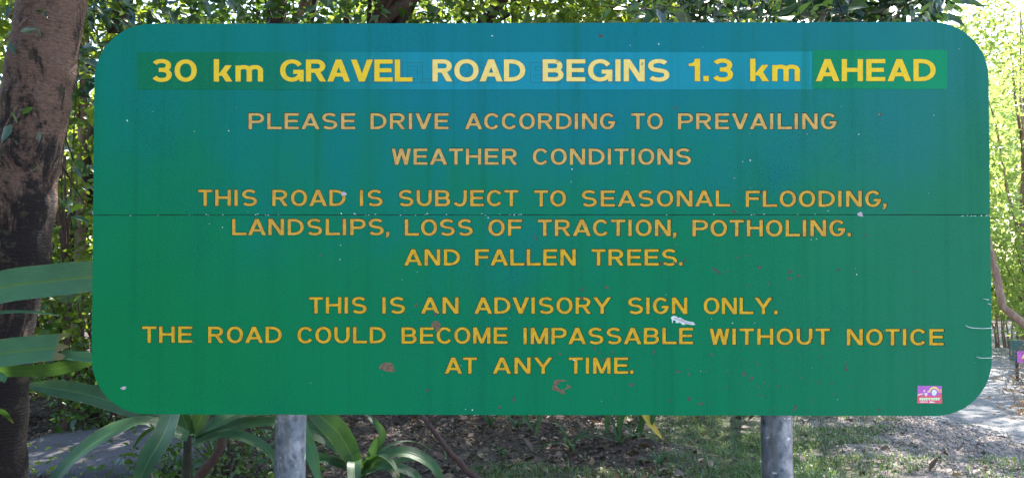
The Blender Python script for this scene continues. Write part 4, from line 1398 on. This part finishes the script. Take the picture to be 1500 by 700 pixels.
lily((h3.x, h3.y + .1, 0), 'strap-leaved lily behind the sign with one yellow dying leaf', lv + rosette((h3.x, h3.y + .5, .3), 12, .75, .06, 15, .5), stalk=[(h3.x, h3.y + .3, .12), (h3.x, h3.y + .42, .3)])


def seedling(px, py, y, L, w, n, seed, lab, up=.9):
    b = P(px, py, y); z = float(ground_h(np.array(b.x), np.array(y)))
    # put it on the ground where that pixel's ray meets the ground
    t = (CAM_H - z) / max(1e-3, (CAM_H - P(px, py, 1.0).z)); y2 = t
    b = P(px, py, y2); z = float(ground_h(np.array(b.x), np.array(b.y)))
    lily((b.x, b.y, z), lab, [(p, w, (0, -.3, 1), 'lily', dict(n=10)) for p, *_ in rosette((b.x, b.y, z + .02), n, L, w, seed, up, ground_z=z)], 'lily seedlings on the litter', name='lily_seedling')


seedling(835, 662, 7, .32, .035, 9, 21, 'small arching lily seedling on the litter below the word TIME', 1.0)
seedling(906, 655, 7, .36, .03, 7, 22, 'upright lily seedling with thin leaves beside the yellow leaf', .5)
seedling(757, 630, 7, .3, .03, 6, 23, 'faint seedling under the middle of the sign near its lower edge')
seedling(718, 622, 7, .25, .022, 6, 24, 'thin grassy seedling left of the middle under the sign')
seedling(930, 648, 7, .34, .04, 6, 25, 'seedling with curved leaves just under the yellow leaf')
seedling(735, 668, 6, .1, .035, 4, 26, 'tiny bright yellow-green sprout on the litter')
seedling(965, 690, 6, .22, .012, 16, 27, 'tuft of thin blades at the edge of the grass')
seedling(355, 690, 5, .16, .03, 5, 28, 'little seedling in the dark gap left of the left post')

# leaning dead stem and vines
def stick_thing(name, pix, y, r, lab, cat, mat):
    pts = PX(pix, y); b = pts[0].copy()
    fine = []
    for i in range(len(pts) - 1):
        for k in range(4): fine.append(pts[i].lerp(pts[i + 1], k / 4) + Vector((random.gauss(0, r * .25), 0, random.gauss(0, r * .25))))
    fine.append(pts[-1])
    n = len(fine)
    o = link(name, tube_mesh(name, [p - b for p in fine], [r * (1 - .45 * i / n) for i in range(n)], 8, 1, .08), M[mat]); o.location = b
    tag(o, lab, cat)


stick_thing('leaning_stem', [(255, 800, -.3), (290, 700, 0), (316, 668, 0), (330, 618, 0), (345, 560, .1), (350, 450, .2)], 4.9, .03, 'dead leaning stem with pale flaking bark beside the dark lily', 'stem', 'bark_red')
stick_thing('fallen_branch', [(730, 735, -.5), (695, 697, 0), (652, 655, 0), (628, 620, 0), (608, 596, .1), (560, 520, .3)], 5.4, .022, 'brown bare branch leaning down to the right under the sign', 'branch', 'bark_red')
stick_thing('vine', [(560, 735, -.4), (590, 672, 0), (612, 645, 0), (632, 612, 0), (642, 580, 0), (660, 500, .1)], 5.0, .0085, 'thin dark vine crossing the bare branch', 'vine', 'bark_thin')
stick_thing('twig', [(210, 760, -.2), (224, 700, 0), (216, 668, 0), (208, 655, 0), (222, 640, 0)], 4.8, .006, 'pale dead twig standing in front of the flat rock', 'twig', 'bark_pale')
stick_thing('log', [(560, 618, .3), (620, 630, .2), (690, 648, 0), (760, 664, -.3)], 8.0, .028, 'thin grey log lying in the leaf litter', 'log', 'bark_thin') if False else None

# ------------------------------------------------------------------ litter, grass, pebbles
def px_ground(n, rng, x0, x1, y0, y1):
    x = rng.uniform(x0, x1, n); y = rng.uniform(y0, y1, n)
    return x, y


def litter():
    rng = np.random.default_rng(55)
    n = 56000
    y = 3.2 + 9 * rng.uniform(0, 1, n) ** 1.2; x = rng.uniform(-6, 4.3, n)
    dens = .5 + .5 * np.sin(x * 2.1 + 1) * np.cos(y * 1.7)
    keep = (rng.uniform(size=n) < np.where(x > 1.3, .28, .75 + .25 * dens)) & (x < 4.0)
    x, y = x[keep], y[keep]; n = len(x)
    pos = np.stack([x, y, ground_h(x, y) + rng.uniform(.002, .03, n)], 1)
    v, f, tn = leaves_np(pos, rng.choice([.035, .05, .085], n, p=[.4, .4, .2]), rng, False, .68, .9)
    mat = leaf_mat('litter_leaf', [(.012, .007, .006), (.032, .018, .012), (.085, .045, .03), (.19, .11, .075), (.46, .32, .24)], (.3, .2, .1), .1, .6)
    o = link('leaf_litter', np_mesh('leaf_litter', v, f, False, tn), mat); tag(o, 'brown fallen leaves covering the forest floor', 'leaf litter', None, 'stuff')


litter()


def grass():
    rng = np.random.default_rng(56)
    n = 150000
    y = 4.5 + 7 * rng.uniform(0, 1, n) ** 1.1; x = rng.uniform(-.9, 4.6, n)
    patch = np.sin(x * 2.3 + y * 1.1) * np.cos(y * 2.9 - x) + .6 * np.sin(x * 7 + 2) * np.cos(y * 6)
    bare = np.sin(y * 4.4 + .5 * np.sin(x * 1.7) + 1.0) + .5 * np.sin(x * 1.9 + y)
    p = np.where(x > 1.15, .9, np.where((y < 6.45) & (x > -.3), .55, .04)) * np.clip(.62 + .5 * patch, 0.02, 1)
    p = p * np.clip((4.05 - x + .35 * patch) / .9, .03, 1)
    p = p * np.where((y > 6.9) & (x < 1.7), .25, 1)
    p = p * np.where((bare > .75) & (x > 2.1), .12, 1)
    k = rng.uniform(size=n) < p
    x, y = x[k], y[k]; n = len(x)
    z = ground_h(x, y)
    h = rng.uniform(.025, .075, n) * (1 + .8 * (rng.uniform(size=n) < .04))
    az = rng.uniform(0, 6.283, n); lean = rng.uniform(.2, 1.3, n)
    w = rng.uniform(.002, .0042, n)
    dx, dy = np.cos(az), np.sin(az); sx, sy = -dy, dx
    b = np.stack([x, y, z - .003], 1); s = np.stack([sx, sy, 0 * sx], 1) * w[:, None]
    m = b + np.stack([dx * lean * h * .35, dy * lean * h * .35, h * .6], 1)
    t = b + np.stack([dx * lean * h * 1.0, dy * lean * h * 1.0, h * np.clip(1.05 - .4 * lean, .3, 1)], 1)
    V = np.stack([b - s, b + s, m + s * .8, m - s * .8, t], 1).reshape(-1, 3)
    i = np.arange(n)[:, None] * 5
    Fc = np.concatenate([i + np.array([[0, 1, 2]]), i + np.array([[0, 2, 3]]), i + np.array([[3, 2, 4]])], 1).reshape(-1, 3)
    tn = np.repeat(rng.beta(2, 2, n), 5)
    mat = leaf_mat('grass_blade', [(.016, .055, .024), (.03, .09, .032), (.06, .14, .04), (.22, .21, .1)], (.3, .42, .07), .3, .42)
    o = link('grass', np_mesh('grass', V, Fc, False, tn), mat); tag(o, 'short patchy grass on the ground behind the right post', 'grass', None, 'stuff')


grass()


def pebbles():
    rng = np.random.default_rng(57)
    n = 9000
    y = rng.uniform(4.5, 13, n); x = np.clip(rng.normal(4.1, .55, n), 2.6, 5.0)
    s = rng.uniform(.006, .02, n)
    base = np.array([[1, 0, 0], [-1, 0, 0], [0, 1, 0], [0, -1, 0], [0, 0, .7], [0, 0, -.5]])
    Fc0 = np.array([[0, 2, 4], [2, 1, 4], [1, 3, 4], [3, 0, 4], [2, 0, 5], [1, 2, 5], [3, 1, 5], [0, 3, 5]])
    jit = rng.uniform(.6, 1.3, (n, 6, 1))
    V = np.stack([x, y, ground_h(x, y) + .012], 1)[:, None, :] + base[None] * s[:, None, None] * jit
    Fc = (Fc0[None] + (np.arange(n) * 6)[:, None, None]).reshape(-1, 3)
    o = link('gravel', np_mesh('gravel', V.reshape(-1, 3), Fc, False), simple('pebble', (.34, .29, .27), .9, .3, .5, 30)); tag(o, 'loose gravel scattered along the road shoulder', 'gravel', None, 'stuff')


pebbles()


# ------------------------------------------------------------------ board added for a stray clone of the sign's sticker, cut by frame
def added_small_board():
    c = P(1503, 516, 12.0)
    t = empty('added_roadside_board', (c.x, 12.0, 0), 'small dark green board with a purple printed plate by the road', 'sign')
    w, h = .30, .22
    z = c.z

    def box(name, x0, y0, z0, x1, y1, z1, mat):
        vs = [(x0, y0, z0), (x1, y0, z0), (x1, y1, z0), (x0, y1, z0), (x0, y0, z1), (x1, y0, z1), (x1, y1, z1), (x0, y1, z1)]
        return link(name, py_mesh(name, vs, [[3, 2, 1, 0], [4, 5, 6, 7], [0, 1, 5, 4], [1, 2, 6, 5], [2, 3, 7, 6], [3, 0, 4, 7]]), mat, t)
    box('board', -.22, 0, z - .12, .35, .03, z + .17, simple('small_board_green', (.03, .09, .08), .6, .4, .5, 25))
    box('plate', -.13, -.006, z - .14, .2, -.001, z + .02, simple('plate_purple', (.5, .1, .45), .5, .4, .3, 40))
    for x in (-.1, .25): link('leg', tube_mesh('leg', [(x, .055, -.1), (x, .055, z + .1)], .022, 8), M['bark_thin'], t)
    vs, fs = [], []
    for i in range(9):
        a = math.pi * i / 8
        for r in (.085, .06): vs.append((.02 + math.cos(a) * r, -.008, z - .085 + math.sin(a) * r))
    for i in range(8): fs.append([i * 2, i * 2 + 1, i * 2 + 3, i * 2 + 2])
    link('arch_print', py_mesh('arch_print', vs, fs), simple('arch_yellow', (.85, .6, .2), .5, .4, .1, 40), t)
    vs = [(.02 + math.cos(2 * math.pi * i / 10) * .04, -.008, z - .08 + math.sin(2 * math.pi * i / 10) * .05) for i in range(10)]
    link('pale_print', py_mesh('pale_print', vs, [list(range(10))]), M['white_speck'], t)


added_small_board()
